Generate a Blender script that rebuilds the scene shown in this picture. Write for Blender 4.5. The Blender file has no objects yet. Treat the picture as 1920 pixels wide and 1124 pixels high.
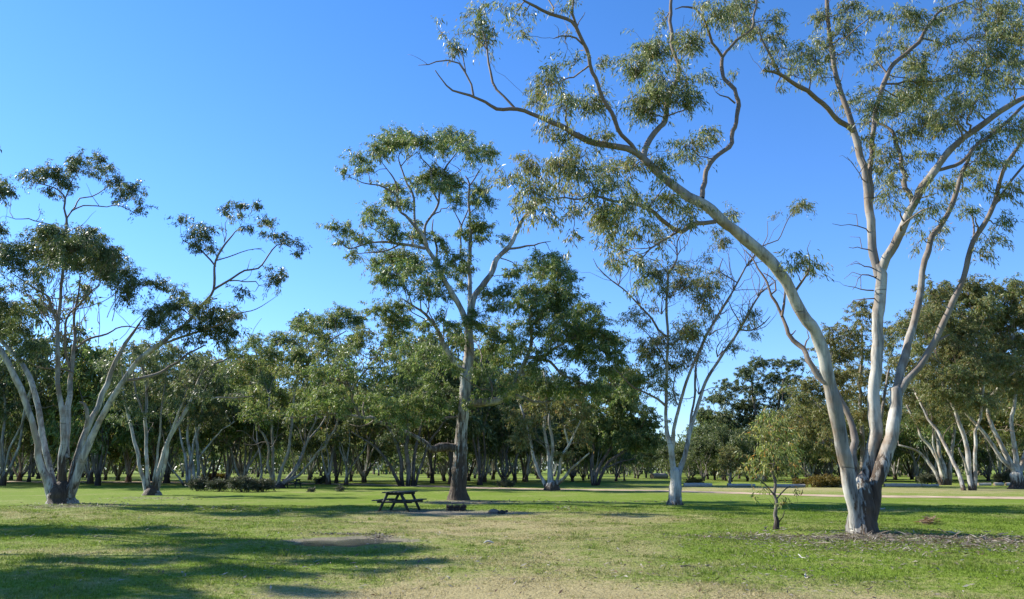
import bpy, math, random
import numpy as np
from mathutils import Vector

random.seed(11)
rng = np.random.default_rng(11)
S = bpy.context.scene
COL = S.collection

# ------------------------------------------------------------------ camera
W0, H0, FPX = 1920.0, 1124.0, 1440.0        # photograph's frame and focal length in its pixels
HORIZON = 880.0
CAM_H = 1.6
TH = math.atan((HORIZON - H0 / 2) / FPX)
cam_d = bpy.data.cameras.new("camera")
cam_d.sensor_width = 36.0
cam_d.lens = 36.0 * FPX / W0
cam_d.clip_start = 0.1
cam_d.clip_end = 12000
cam = bpy.data.objects.new("camera", cam_d)
cam.location = (0, 0, CAM_H)
cam.rotation_euler = (math.radians(90) + TH, 0, 0)
COL.objects.link(cam)
S.camera = cam

# ------------------------------------------------------------------ sky, sun, exposure
SUN_EL = math.radians(36)
SUN_AZ = math.radians(66)                   # to the left of the view direction
sun_dir = Vector((-math.sin(SUN_AZ) * math.cos(SUN_EL), math.cos(SUN_AZ) * math.cos(SUN_EL), math.sin(SUN_EL)))
world = bpy.data.worlds.new("World")
S.world = world
world.use_nodes = True
wn, wl = world.node_tree.nodes, world.node_tree.links
bg = wn["Background"]
sky = wn.new("ShaderNodeTexSky")
sky.sky_type = 'NISHITA'
sky.sun_disc = False
sky.sun_elevation = SUN_EL
sky.sun_rotation = -SUN_AZ
sky.air_density = 1.0
sky.dust_density = 0.1
sky.ozone_density = 3.0
tcw = wn.new("ShaderNodeTexCoord")
sepw = wn.new("ShaderNodeSeparateXYZ")
wl.new(tcw.outputs["Generated"], sepw.inputs[0])
rw = wn.new("ShaderNodeValToRGB")           # clear winter air: bluer towards the horizon than the model gives
cw = rw.color_ramp
cw.elements[0].position = 0.0; cw.elements[0].color = (0.62, 0.78, 1.12, 1)
cw.elements[1].position = 0.6; cw.elements[1].color = (0.37, 0.72, 1.10, 1)
for p_, c_ in ((0.10, (0.58, 0.78, 1.15, 1)), (0.28, (0.50, 0.78, 1.15, 1))):
    e_ = cw.elements.new(p_); e_.color = c_
wl.new(sepw.outputs[2], rw.inputs[0])
mw = wn.new("ShaderNodeMix"); mw.data_type = 'RGBA'; mw.blend_type = 'MULTIPLY'
mw.inputs[0].default_value = 1.0
wl.new(sky.outputs[0], mw.inputs[6]); wl.new(rw.outputs[0], mw.inputs[7])
wl.new(mw.outputs[2], bg.inputs["Color"])
bg.inputs["Strength"].default_value = 0.12

sun_d = bpy.data.lights.new("sun", 'SUN')
sun_d.energy = 5.0
sun_d.angle = math.radians(0.5)
sun_d.color = (1.0, 0.95, 0.86)
sun = bpy.data.objects.new("sun", sun_d)
sun.rotation_euler = (-sun_dir).to_track_quat('-Z', 'Y').to_euler()
sun.location = (0, 0, 60)
COL.objects.link(sun)

S.view_settings.view_transform = 'Standard'
S.view_settings.look = 'None'
S.view_settings.exposure = 0.9
S.view_settings.gamma = 1.0
S.view_settings.use_curve_mapping = False
S.render.engine = 'CYCLES'
S.cycles.max_bounces = 6
S.cycles.diffuse_bounces = 2
S.cycles.transmission_bounces = 4

# ------------------------------------------------------------------ geometry helpers
CT, ST = math.cos(TH), math.sin(TH)

def ray(px, py):
    u = (px - W0 / 2) / FPX
    v = (H0 / 2 - py) / FPX
    return np.array([u, CT - v * ST, ST + v * CT])

def at(px, py, d):
    """world point seen at a photo pixel, d metres ahead"""
    r = ray(px, py)
    return np.array([0, 0, CAM_H]) + r * (d / r[1])

def mpp(px, py, d):
    """metres per photo pixel there"""
    return d / ray(px, py)[1] / FPX

def ground(px, py):
    r = ray(px, py)
    return np.array([0, 0, CAM_H]) + r * (CAM_H / -r[2])

def pix(x, y, z=0.0):
    """photo pixel of world points (arrays)"""
    Z = z - CAM_H
    dep = y * CT + Z * ST
    up = -y * ST + Z * CT
    return W0 / 2 + FPX * x / dep, H0 / 2 - FPX * up / dep

def link(name, me, mat=None, parent=None, smooth=False):
    o = bpy.data.objects.new(name, me)
    COL.objects.link(o)
    if mat is not None:
        me.materials.append(mat)
    if parent is not None:
        o.parent = parent
    if smooth:
        me.polygons.foreach_set("use_smooth", np.ones(len(me.polygons), dtype=bool))
    return o

def make_mesh(name, V, loops, totals, attrs=None):
    me = bpy.data.meshes.new(name)
    V = np.ascontiguousarray(V, dtype=np.float32)
    loops = np.ascontiguousarray(loops, dtype=np.int32).ravel()
    totals = np.ascontiguousarray(totals, dtype=np.int32).ravel()
    me.vertices.add(len(V))
    me.vertices.foreach_set("co", V.ravel())
    me.loops.add(len(loops))
    me.loops.foreach_set("vertex_index", loops)
    me.polygons.add(len(totals))
    starts = np.concatenate([[0], np.cumsum(totals)[:-1]]).astype(np.int32)
    me.polygons.foreach_set("loop_start", starts)
    me.update(calc_edges=True)
    if attrs:
        for k, a in attrs.items():
            at_ = me.attributes.new(k, 'FLOAT', 'POINT')
            at_.data.foreach_set("value", np.ascontiguousarray(a, dtype=np.float32))
    return me

class MB:
    """collects geometry for one mesh"""
    def __init__(s):
        s.V, s.L, s.T, s.n = [], [], [], 0
        s.A = {}
    def add(s, V, faces, **attrs):
        V = np.asarray(V, float)
        s.V.append(V)
        for f in faces:
            f = np.asarray(f, int)
            if f.size == 0:
                continue
            s.L.append((f + s.n).ravel())
            s.T.append(np.full(f.shape[0], f.shape[1]))
        for k, a in attrs.items():
            s.A.setdefault(k, []).append(np.broadcast_to(np.asarray(a, float), (len(V),)))
        s.n += len(V)
    def mesh(s, name):
        return make_mesh(name, np.concatenate(s.V), np.concatenate(s.L), np.concatenate(s.T),
                         {k: np.concatenate(a) for k, a in s.A.items()})
    def build(s, name, mat, parent=None, smooth=False):
        return link(name, s.mesh(name), mat, parent, smooth)

def smooth_noise(n, k, amp, g=None):
    g = g or rng
    m = max(3, int(n / k) + 3)
    return np.interp(np.linspace(0, m - 1, n), np.arange(m), g.normal(0, amp, m))

def resample(P, R, step):
    """Catmull-Rom through P with radii R, about one point per step metres"""
    P = np.asarray(P, float); R = np.asarray(R, float)
    n = len(P)
    Q = np.vstack([2 * P[0] - P[1], P, 2 * P[-1] - P[-2]])
    out, rad = [], []
    for i in range(n - 1):
        a, b, c, d = Q[i], Q[i + 1], Q[i + 2], Q[i + 3]
        k = max(1, int(round(np.linalg.norm(c - b) / step)))
        for j in range(k):
            t = j / k
            out.append(0.5 * ((2 * b) + (c - a) * t + (2 * a - 5 * b + 4 * c - d) * t * t + (-a + 3 * b - 3 * c + d) * t ** 3))
            rad.append(R[i] * (1 - t) + R[i + 1] * t)
    out.append(P[-1]); rad.append(R[-1])
    return np.array(out), np.array(rad)

def tube(P, R, sides=8, wob=0.05, lobes=0.0, tip=True):
    P = np.asarray(P, float); R = np.asarray(R, float)
    n = len(P)
    Tn = np.gradient(P, axis=0)
    Tn /= np.linalg.norm(Tn, axis=1)[:, None] + 1e-9
    ref = np.array([1.0, 0, 0]) if abs(Tn[0][0]) < 0.8 else np.array([0, 1.0, 0])
    N = np.zeros_like(P)
    v = ref - Tn[0] * ref.dot(Tn[0]); v /= np.linalg.norm(v); N[0] = v
    for i in range(1, n):
        v = N[i - 1] - Tn[i] * N[i - 1].dot(Tn[i])
        N[i] = v / (np.linalg.norm(v) + 1e-9)
    B = np.cross(Tn, N)
    a = np.arange(sides) * 2 * np.pi / sides
    rr = R[:, None] * np.ones(sides)[None]
    if wob:
        rr = rr * (1 + rng.normal(0, wob, (1, sides)) + rng.normal(0, wob * 0.6, (n, sides)))
    if isinstance(lobes, np.ndarray):
        rr = rr * (1 + np.asarray(lobes)[:, None] * np.sin(a * 3 + 0.7)[None] * 0.6 + np.asarray(lobes)[:, None] * np.sin(a * 5 + 2.1)[None] * 0.4)
    V = P[:, None] + rr[..., None] * (np.cos(a)[None, :, None] * N[:, None] + np.sin(a)[None, :, None] * B[:, None])
    V = V.reshape(-1, 3)
    i = np.arange(n - 1)[:, None] * sides
    j = np.arange(sides)[None]
    q = np.stack([i + j, i + (j + 1) % sides, i + sides + (j + 1) % sides, i + sides + j], -1).reshape(-1, 4)
    faces = [q]
    rad_v = np.repeat(R, sides)
    if tip:
        V = np.vstack([V, P[-1] + Tn[-1] * R[-1] * 0.8])
        jj = np.arange(sides)
        faces.append(np.stack([(n - 1) * sides + jj, (n - 1) * sides + (jj + 1) % sides, np.full(sides, n * sides)], -1))
        rad_v = np.append(rad_v, R[-1])
    return V, faces, rad_v

def twigs_mesh(P, R, sides=3):
    """many equal tubes at once: P (m,k,3), R (m,k)"""
    m, k, _ = P.shape
    T = np.gradient(P, axis=1)
    T /= np.linalg.norm(T, axis=2)[..., None] + 1e-9
    ref = rng.normal(size=(m, 1, 3))
    N = ref - T * (ref * T).sum(-1)[..., None]
    N /= np.linalg.norm(N, axis=2)[..., None] + 1e-9
    B = np.cross(T, N)
    a = np.arange(sides) * 2 * np.pi / sides
    V = P[:, :, None] + R[:, :, None, None] * (np.cos(a)[None, None, :, None] * N[:, :, None] + np.sin(a)[None, None, :, None] * B[:, :, None])
    i0 = (np.arange(m) * k * sides)[:, None, None]
    i = (np.arange(k - 1) * sides)[None, :, None]
    j = np.arange(sides)[None, None]
    j2 = (j + 1) % sides
    q = np.stack([i0 + i + j, i0 + i + j2, i0 + i + sides + j2, i0 + i + sides + j], -1).reshape(-1, 4)
    return V.reshape(-1, 3), q, np.repeat(R.reshape(-1), sides)

# ------------------------------------------------------------------ materials
def nodes(name):
    m = bpy.data.materials.new(name)
    m.use_nodes = True
    nt = m.node_tree
    return m, nt, nt.nodes, nt.links, nt.nodes["Principled BSDF"]

def rgba(c):
    return (c[0], c[1], c[2], 1.0)

def ramp(nd, stops, interp='LINEAR'):
    r = nd.new("ShaderNodeValToRGB")
    cr = r.color_ramp
    cr.interpolation = interp
    while len(cr.elements) < len(stops):
        cr.elements.new(0.5)
    for e, (p, c) in zip(cr.elements, stops):
        e.position = p
        e.color = rgba(c) if not np.isscalar(c) else (c, c, c, 1)
    return r

def mix(nd, lk, fac, a, b, blend='MIX'):
    n = nd.new("ShaderNodeMix")
    n.data_type = 'RGBA'
    n.blend_type = blend
    for sock, v in ((0, fac), (6, a), (7, b)):
        if isinstance(v, bpy.types.NodeSocket):
            lk.new(v, n.inputs[sock])
        elif sock == 0:
            n.inputs[0].default_value = v
        else:
            n.inputs[sock].default_value = rgba(v)
    return n.outputs[2]

def math_n(nd, lk, op, a, b=None, clamp=False):
    n = nd.new("ShaderNodeMath")
    n.operation = op
    n.use_clamp = clamp
    for i, v in enumerate((a, b)):
        if v is None:
            continue
        if isinstance(v, bpy.types.NodeSocket):
            lk.new(v, n.inputs[i])
        else:
            n.inputs[i].default_value = v
    return n.outputs[0]

def noise(nd, lk, vec, scale, detail=4, rough=0.55, dist=0.0):
    n = nd.new("ShaderNodeTexNoise")
    n.inputs["Scale"].default_value = scale
    n.inputs["Detail"].default_value = detail
    n.inputs["Roughness"].default_value = rough
    n.inputs["Distortion"].default_value = dist
    lk.new(vec, n.inputs["Vector"])
    return n.outputs[0]

def mapping(nd, lk, vec, scale):
    n = nd.new("ShaderNodeMapping")
    n.inputs["Scale"].default_value = scale
    lk.new(vec, n.inputs["Vector"])
    return n.outputs[0]

def attr(nd, name):
    n = nd.new("ShaderNodeAttribute")
    n.attribute_name = name
    return n.outputs["Fac"]

def bump(nd, lk, bsdf, height, strength, dist):
    b = nd.new("ShaderNodeBump")
    b.inputs["Strength"].default_value = strength
    b.inputs["Distance"].default_value = dist
    lk.new(height, b.inputs["Height"])
    lk.new(b.outputs[0], bsdf.inputs["Normal"])

def leaf_material(name, dark, mid, pale, brown, brown_frac=0.08, rough=0.42, trans=0.28):
    m, nt, nd, lk, bs = nodes(name)
    g = nd.new("ShaderNodeNewGeometry")
    rnd = g.outputs["Random Per Island"]
    r = ramp(nd, [(0.0, dark), (0.45, mid), (0.97 - brown_frac, pale), (1.0 - brown_frac * 0.6, brown)])
    lk.new(rnd, r.inputs[0])
    tone = attr(nd, "tone")
    t = mix(nd, lk, math_n(nd, lk, 'MULTIPLY', tone, 0.42, True), r.outputs[0], brown)
    lk.new(t, bs.inputs["Base Color"])
    bs.inputs["Roughness"].default_value = rough
    bs.inputs["Specular IOR Level"].default_value = 0.34
    tr = nd.new("ShaderNodeBsdfTranslucent")
    hsn = nd.new("ShaderNodeHueSaturation")
    hsn.inputs["Hue"].default_value = 0.485
    hsn.inputs["Saturation"].default_value = 1.15
    hsn.inputs["Value"].default_value = 1.5
    lk.new(t, hsn.inputs["Color"])
    lk.new(hsn.outputs[0], tr.inputs["Color"])
    mx = nd.new("ShaderNodeMixShader")
    mx.inputs[0].default_value = trans
    lk.new(bs.outputs[0], mx.inputs[1])
    lk.new(tr.outputs[0], mx.inputs[2])
    lk.new(mx.outputs[0], nd["Material Output"].inputs["Surface"])
    return m

def bark_material(name, pale, grey, tan, rough_c, thin_c):
    """smooth gum bark: pale skin, grey and tan streaks, rough dark stocking (attr rough), browner twigs (attr thin)"""
    m, nt, nd, lk, bs = nodes(name)
    tc = nd.new("ShaderNodeTexCoord")
    v = tc.outputs["Object"]
    st = mapping(nd, lk, v, (1.0, 1.0, 0.16))
    n1 = noise(nd, lk, st, 2.6, 4, 0.6, 0.6)
    n2 = noise(nd, lk, st, 9.0, 5, 0.6)
    n3 = noise(nd, lk, v, 1.1, 3)
    r1 = ramp(nd, [(0.46, 0.0), (0.60, 1.0)]); lk.new(n1, r1.inputs[0])
    c = mix(nd, lk, r1.outputs[0], pale, grey)
    r2 = ramp(nd, [(0.49, 0.0), (0.62, 1.0)]); lk.new(n3, r2.inputs[0])
    c = mix(nd, lk, math_n(nd, lk, 'MULTIPLY', r2.outputs[0], 0.7), c, tan)
    r3 = ramp(nd, [(0.3, 0.42), (0.47, 0.95), (0.75, 1.15)]); lk.new(n2, r3.inputs[0])
    c = mix(nd, lk, 1.0, c, r3.outputs[0], 'MULTIPLY')
    # horizontal scars
    sc = mapping(nd, lk, v, (0.7, 0.7, 6.0))
    n4 = noise(nd, lk, sc, 1.6, 3, 0.5, 0.3)
    r4 = ramp(nd, [(0.66, 0.0), (0.74, 1.0)]); lk.new(n4, r4.inputs[0])
    c = mix(nd, lk, math_n(nd, lk, 'MULTIPLY', r4.outputs[0], 0.75), c, (grey[0] * 0.4, grey[1] * 0.38, grey[2] * 0.36))
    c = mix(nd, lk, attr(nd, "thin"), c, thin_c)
    rn = noise(nd, lk, mapping(nd, lk, v, (1, 1, 0.12)), 8.0, 5, 0.7)
    rf = math_n(nd, lk, 'ADD', attr(nd, "rough"), math_n(nd, lk, 'MULTIPLY', math_n(nd, lk, 'SUBTRACT', rn, 0.5), 3.0))
    rr = ramp(nd, [(0.40, 0.0), (0.64, 1.0)]); lk.new(rf, rr.inputs[0])
    rc = ramp(nd, [(0.3, (rough_c[0] * 0.35, rough_c[1] * 0.33, rough_c[2] * 0.32)), (0.7, rough_c)]); lk.new(n2, rc.inputs[0])
    rfac = math_n(nd, lk, 'MULTIPLY', rr.outputs[0], math_n(nd, lk, 'GREATER_THAN', attr(nd, "rough"), 0.02))
    c = mix(nd, lk, rfac, c, rc.outputs[0])
    lk.new(c, bs.inputs["Base Color"])
    bs.inputs["Roughness"].default_value = 0.75
    bs.inputs["Specular IOR Level"].default_value = 0.25
    h = math_n(nd, lk, 'ADD', math_n(nd, lk, 'MULTIPLY', n2, math_n(nd, lk, 'ADD', math_n(nd, lk, 'MULTIPLY', rfac, 2.5), 0.4)), math_n(nd, lk, 'MULTIPLY', r4.outputs[0], -0.3))
    bump(nd, lk, bs, h, 0.7, 0.03)
    return m

def simple(name, a, b, scale=(6, 6, 6), rough=0.8, bumpd=0.01, lo=0.35, hi=0.65, spec=0.3, metal=0.0, ns=4.0):
    m, nt, nd, lk, bs = nodes(name)
    tc = nd.new("ShaderNodeTexCoord")
    n1 = noise(nd, lk, mapping(nd, lk, tc.outputs["Object"], scale), ns, 6, 0.65)
    r = ramp(nd, [(lo, a), (hi, b)]); lk.new(n1, r.inputs[0])
    lk.new(r.outputs[0], bs.inputs["Base Color"])
    bs.inputs["Roughness"].default_value = rough
    bs.inputs["Metallic"].default_value = metal
    bs.inputs["Specular IOR Level"].default_value = spec
    if bumpd:
        bump(nd, lk, bs, n1, 0.6, bumpd)
    return m

LEAF_A = leaf_material("leaf_olive", (0.050, 0.080, 0.022), (0.128, 0.174, 0.054), (0.315, 0.345, 0.165), (0.30, 0.235, 0.10), 0.08, 0.40, 0.40)
LEAF_C = leaf_material("leaf_deep_green", (0.040, 0.080, 0.020), (0.108, 0.176, 0.046), (0.260, 0.310, 0.130), (0.26, 0.22, 0.08), 0.07, 0.42, 0.42)
LEAF_B = leaf_material("leaf_dark_green", (0.028, 0.054, 0.017), (0.074, 0.114, 0.036), (0.190, 0.225, 0.105), (0.18, 0.16, 0.06), 0.05, 0.42, 0.34)
LEAF_R = leaf_material("leaf_rusty_green", (0.050, 0.080, 0.022), (0.122, 0.164, 0.050), (0.250, 0.280, 0.120), (0.27, 0.19, 0.07), 0.13, 0.44, 0.38)
LEAF_G = leaf_material("leaf_grey_green", (0.038, 0.068, 0.024), (0.090, 0.132, 0.050), (0.195, 0.232, 0.120), (0.19, 0.16, 0.07), 0.06, 0.44, 0.36)
LEAF_N = leaf_material("leaf_young", (0.075, 0.120, 0.030), (0.185, 0.245, 0.070), (0.36, 0.39, 0.17), (0.40, 0.24, 0.08), 0.10, 0.42, 0.48)
LEAF_Y = leaf_material("leaf_mustard", (0.075, 0.068, 0.012), (0.14, 0.115, 0.018), (0.22, 0.17, 0.035), (0.20, 0.11, 0.03), 0.08, 0.5, 0.2)
LEAF_S = leaf_material("leaf_saltbush", (0.040, 0.052, 0.028), (0.070, 0.084, 0.046), (0.12, 0.13, 0.075), (0.11, 0.09, 0.05), 0.06, 0.5, 0.2)

BARK_P = bark_material("bark_pale_gum", (0.48, 0.455, 0.39), (0.20, 0.19, 0.17), (0.25, 0.175, 0.11), (0.11, 0.075, 0.048), (0.16, 0.115, 0.085))
BARK_M = bark_material("bark_grey_gum", (0.28, 0.255, 0.21), (0.145, 0.135, 0.12), (0.18, 0.125, 0.08), (0.065, 0.046, 0.034), (0.11, 0.085, 0.066))
BARK_D = bark_material("bark_dark_gum", (0.20, 0.17, 0.14), (0.09, 0.08, 0.07), (0.12, 0.085, 0.06), (0.05, 0.036, 0.027), (0.075, 0.058, 0.045))

# ------------------------------------------------------------------ ground
def gz(x, y):
    """height of the ground"""
    x = np.asarray(x, float); y = np.asarray(y, float)
    f = np.clip((42 - y) / 14, 0, 1) * np.clip((y + 5) / 8, 0, 1) * np.clip((45 - np.abs(x)) / 15, 0, 1)
    z = 0.022 * np.sin(x * 0.9 + 1.3 * np.sin(y * 0.55)) + 0.02 * np.sin(y * 1.15 + 0.8 * np.sin(x * 0.7)) + 0.012 * np.sin(x * 2.3 + y * 1.9)
    z = z * f
    k = pud(x, y)
    return z * (1 - np.clip(1.6 - k, 0, 1)) - 0.075 * np.clip(1.25 - k, 0, 1)

PUD_C = ground(646, 1016)[:2]
def pud(x, y):
    dx = (x - PUD_C[0]) / 1.12
    dy = (y - PUD_C[1]) / 1.05
    r = np.sqrt(dx * dx + dy * dy)
    a = np.arctan2(dy, dx)
    return r / (1 + 0.14 * np.sin(2 * a + 0.5) + 0.10 * np.sin(5 * a + 1.0) + 0.05 * np.sin(9 * a))

STRAW = [(930, 1085, 330, 60, .22), (780, 1000, 300, 22, .20), (1040, 985, 300, 26, .20), (1150, 1050, 260, 40, .16), (60, 966, 180, 12, .22),
         (420, 968, 250, 10, .12), (1400, 1118, 620, 24, .36), (700, 1120, 400, 22, .30), (820, 968, 250, 9, .22), (1750, 922, 300, 7, .25),
         (1400, 917, 260, 4, .35), (60, 1035, 260, 10, .15), (560, 922, 260, 3, .15), (1340, 975, 260, 9, .06), (1640, 958, 110, 4, .25), (1220, 968, 150, 12, .16)]
GREEN = [(1450, 1040, 420, 45, -.08), (330, 920, 520, 14, -.12), (1020, 945, 420, 12, -.12), (1420, 960, 320, 20, -.10), (1760, 968, 300, 14, -.06),
         (1840, 1070, 200, 35, -.06), (250, 1010, 420, 40, -.06), (1200, 1095, 100, 14, -.10)]
DIRT = [(820, 961, 170, 7, .78), (960, 963, 60, 4, .4), (115, 952, 110, 5, .45), (285, 934, 110, 4, .45), (1620, 1004, 80, 7, .5), (1790, 1015, 220, 16, .36),
        (1520, 1010, 110, 9, .28), (1080, 942, 260, 4, .35), (862, 942, 90, 5, .6), (1690, 916, 330, 4, .2), (1840, 920, 120, 6, .35), (1265, 948, 30, 3, .3),
        (360, 914, 80, 3, .4), (1035, 922, 60, 3, .35), (1455, 993, 25, 3, .3), (250, 948, 160, 4, .35)]

def zones(x, y):
    px, py = pix(x, y)
    s = np.zeros_like(px); d = np.zeros_like(px)
    ok = y > 3
    for (cx, cy, rx, ry, v) in STRAW + GREEN:
        s += (.95 if v > 0 else .8) * v * np.exp(-(((px - cx) / rx) ** 2 + ((py - cy) / ry) ** 2))
    for (cx, cy, rx, ry, v) in DIRT:
        d += v * np.exp(-(((px - cx) / rx) ** 2 + ((py - cy) / ry) ** 2))
    s = np.where(ok, s, 0.1); d = np.where(ok, d, 0)
    k = pud(x, y)
    d = np.maximum(d, 1.3 * np.clip(1.62 - k, 0, 1) * np.where(y > PUD_C[1] - 0.2, 1.0, 0.35))
    return s, d

def turf_colour(nd, lk, blade=False):
    g = nd.new("ShaderNodeNewGeometry")
    v = g.outputs["Position"]
    flat = mapping(nd, lk, v, (1, 1, 0))
    n1 = noise(nd, lk, flat, 0.16, 3)
    n2 = noise(nd, lk, flat, 0.9, 5, 0.62)
    n3 = noise(nd, lk, flat, 7.0, 5, 0.7)
    n4 = noise(nd, lk, flat, 26.0, 3, 0.7)
    k = math_n(nd, lk, 'ADD', math_n(nd, lk, 'MULTIPLY', n1, 0.55), math_n(nd, lk, 'MULTIPLY', n2, 0.80))
    k = math_n(nd, lk, 'ADD', k, math_n(nd, lk, 'MULTIPLY', n3, 0.90))
    k = math_n(nd, lk, 'ADD', k, math_n(nd, lk, 'MULTIPLY', n4, 0.40))
    k = math_n(nd, lk, 'ADD', k, attr(nd, "straw"))
    r = ramp(nd, [(0.545, 0.0), (0.71, 1.0)]); lk.new(math_n(nd, lk, 'MULTIPLY', k, 0.42), r.inputs[0])
    gr = ramp(nd, [(0.3, (0.074, 0.126, 0.011)), (0.52, (0.148, 0.228, 0.020)), (0.72, (0.220, 0.305, 0.036))]); lk.new(n3, gr.inputs[0])
    gb = mix(nd, lk, n2, gr.outputs[0], (0.165, 0.220, 0.026))
    sr = ramp(nd, [(0.3, (0.27, 0.215, 0.10)), (0.7, (0.50, 0.41, 0.22))]); lk.new(n4, sr.inputs[0])
    c = mix(nd, lk, math_n(nd, lk, 'MULTIPLY', r.outputs[0], 0.9), gb, sr.outputs[0])
    dk = math_n(nd, lk, 'ADD', attr(nd, "dirt"), math_n(nd, lk, 'MULTIPLY', math_n(nd, lk, 'SUBTRACT', n3, 0.5), 1.3))
    dr = ramp(nd, [(0.30, 0.0), (0.62, 1.0)]); lk.new(dk, dr.inputs[0])
    ds = ramp(nd, [(0.3, (0.13, 0.11, 0.082)), (0.7, (0.33, 0.28, 0.215))]); lk.new(n4, ds.inputs[0])
    df = math_n(nd, lk, 'MULTIPLY', dr.outputs[0], math_n(nd, lk, 'GREATER_THAN', attr(nd, "dirt"), 0.03))
    c = mix(nd, lk, math_n(nd, lk, 'MULTIPLY', df, 0.85), c, ds.outputs[0])
    return c, n3, n4

def turf_material():
    m, nt, nd, lk, bs = nodes("turf")
    c, n3, n4 = turf_colour(nd, lk)
    lk.new(c, bs.inputs["Base Color"])
    bs.inputs["Roughness"].default_value = 0.95
    bs.inputs["Specular IOR Level"].default_value = 0.1
    h = math_n(nd, lk, 'ADD', n3, math_n(nd, lk, 'MULTIPLY', n4, 0.7))
    bump(nd, lk, bs, h, 1.0, 0.05)
    return m

def blade_material():
    m, nt, nd, lk, bs = nodes("grass_blade")
    c, n3, n4 = turf_colour(nd, lk)
    g = nd.new("ShaderNodeNewGeometry")
    r = ramp(nd, [(0.0, 0.72), (0.6, 1.05), (1.0, 1.5)]); lk.new(g.outputs["Random Per Island"], r.inputs[0])
    c = mix(nd, lk, 1.0, c, r.outputs[0], 'MULTIPLY')
    lk.new(c, bs.inputs["Base Color"])
    bs.inputs["Roughness"].default_value = 0.6
    bs.inputs["Specular IOR Level"].default_value = 0.25
    tr = nd.new("ShaderNodeBsdfTranslucent"); lk.new(c, tr.inputs["Color"])
    mx = nd.new("ShaderNodeMixShader"); mx.inputs[0].default_value = 0.4
    lk.new(bs.outputs[0], mx.inputs[1]); lk.new(tr.outputs[0], mx.inputs[2])
    lk.new(mx.outputs[0], nd["Material Output"].inputs["Surface"])
    return m

TURF = turf_material()

def axis(lo, hi, fine, far, extra=()):
    a = list(np.arange(lo, hi + 1e-6, fine))
    s, x = fine, hi
    while x < far:
        s *= 1.25; x += s; a.append(x)
    s, x = fine, lo
    while x > -far:
        s *= 1.25; x -= s; a.append(x)
    for (e0, e1, st) in extra:
        a = [q for q in a if not (e0 < q < e1)] + list(np.arange(e0, e1 + 1e-6, st))
    return np.array(sorted(set(np.round(a, 4))))

gx = axis(-32, 32, 0.32, 6000, [(PUD_C[0] - 2.2, PUD_C[0] + 2.2, 0.09)])
gy = axis(4, 60, 0.32, 7000, [(PUD_C[1] - 2.2, PUD_C[1] + 2.2, 0.09)])
GX, GY = np.meshgrid(gx, gy)
GZ = gz(GX, GY)
V = np.stack([GX, GY, GZ], -1).reshape(-1, 3)
nx, ny = len(gx), len(gy)
ii = np.arange(ny - 1)[:, None] * nx + np.arange(nx - 1)[None]
q = np.stack([ii, ii + 1, ii + nx + 1, ii + nx], -1).reshape(-1, 4)
zs, zd = zones(V[:, 0], V[:, 1])
me = make_mesh("ground", V, q, np.full(len(q), 4), {"straw": zs, "dirt": zd})
g_o = link("ground", me, TURF, smooth=True)
g_o["kind"] = "structure"
g_o["label"] = "flat park ground of short green grass with straw coloured dry patches"

# puddle
wm, nt, nd, lk, bs = nodes("puddle_water")
bs.inputs["Base Color"].default_value = (0.085, 0.09, 0.08, 1)
bs.inputs["Roughness"].default_value = 0.07
bs.inputs["IOR"].default_value = 1.33
tc = nd.new("ShaderNodeTexCoord")
nn = noise(nd, lk, tc.outputs["Object"], 9.0, 3)
bump(nd, lk, bs, nn, 0.35, 0.01)
n = 64
a = np.arange(n) * 2 * np.pi / n
rk = 1.16 * (1 + 0.14 * np.sin(2 * a + 0.5) + 0.10 * np.sin(5 * a + 1.0) + 0.05 * np.sin(9 * a))
pv = [[0, 0, 0]] + [[1.12 * r_ * math.cos(t), 1.05 * r_ * math.sin(t), 0] for t, r_ in zip(a, rk)]
mb = MB(); mb.add(pv, [[[0, i + 1, (i + 1) % n + 1] for i in range(n)]])
po = mb.build("puddle", wm)
po.location = (PUD_C[0], PUD_C[1], -0.02)
po["kind"] = "structure"
po["label"] = "shallow muddy puddle in the shaded foreground grass"

# dirt track
def track(name, pts, widths, a, b, label, zoff=0.012):
    P = np.array([ground(*p)[:2] for p in pts])
    P3, Wd = resample(np.c_[P, np.zeros(len(P))], widths, 1.2)
    T = np.gradient(P3[:, :2], axis=0); T /= np.linalg.norm(T, axis=1)[:, None]
    Nn = np.c_[-T[:, 1], T[:, 0]]
    k = 9
    rows = []
    nA, nB = smooth_noise(len(P3), 2.5, 0.22), smooth_noise(len(P3), 2.5, 0.22)
    for i in range(len(P3)):
        w = Wd[i] / 2
        f = np.linspace(-(1 + nA[i]), 1 + nB[i], k) * w
        rows.append(np.c_[P3[i, 0] + Nn[i, 0] * f, P3[i, 1] + Nn[i, 1] * f, np.full(k, zoff)])
    V = np.concatenate(rows)
    V[:, 2] += gz(V[:, 0], V[:, 1])
    i = np.arange(len(P3) - 1)[:, None] * k + np.arange(k - 1)[None]
    q = np.stack([i, i + k, i + k + 1, i + 1], -1).reshape(-1, 4)
    m, nt, nd, lk, bs = nodes(name)
    g = nd.new("ShaderNodeNewGeometry")
    n1 = noise(nd, lk, mapping(nd, lk, g.outputs["Position"], (1, 1, 0)), 0.7, 6, 0.7)
    r = ramp(nd, [(0.36, (0.10, 0.115, 0.03)), (0.44, a), (0.66, b)]); lk.new(n1, r.inputs[0])
    lk.new(r.outputs[0], bs.inputs["Base Color"]); bs.inputs["Roughness"].default_value = 0.95
    o = link(name, make_mesh(name, V, q, np.full(len(q), 4)), m)
    o["kind"] = "structure"; o["label"] = label
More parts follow.
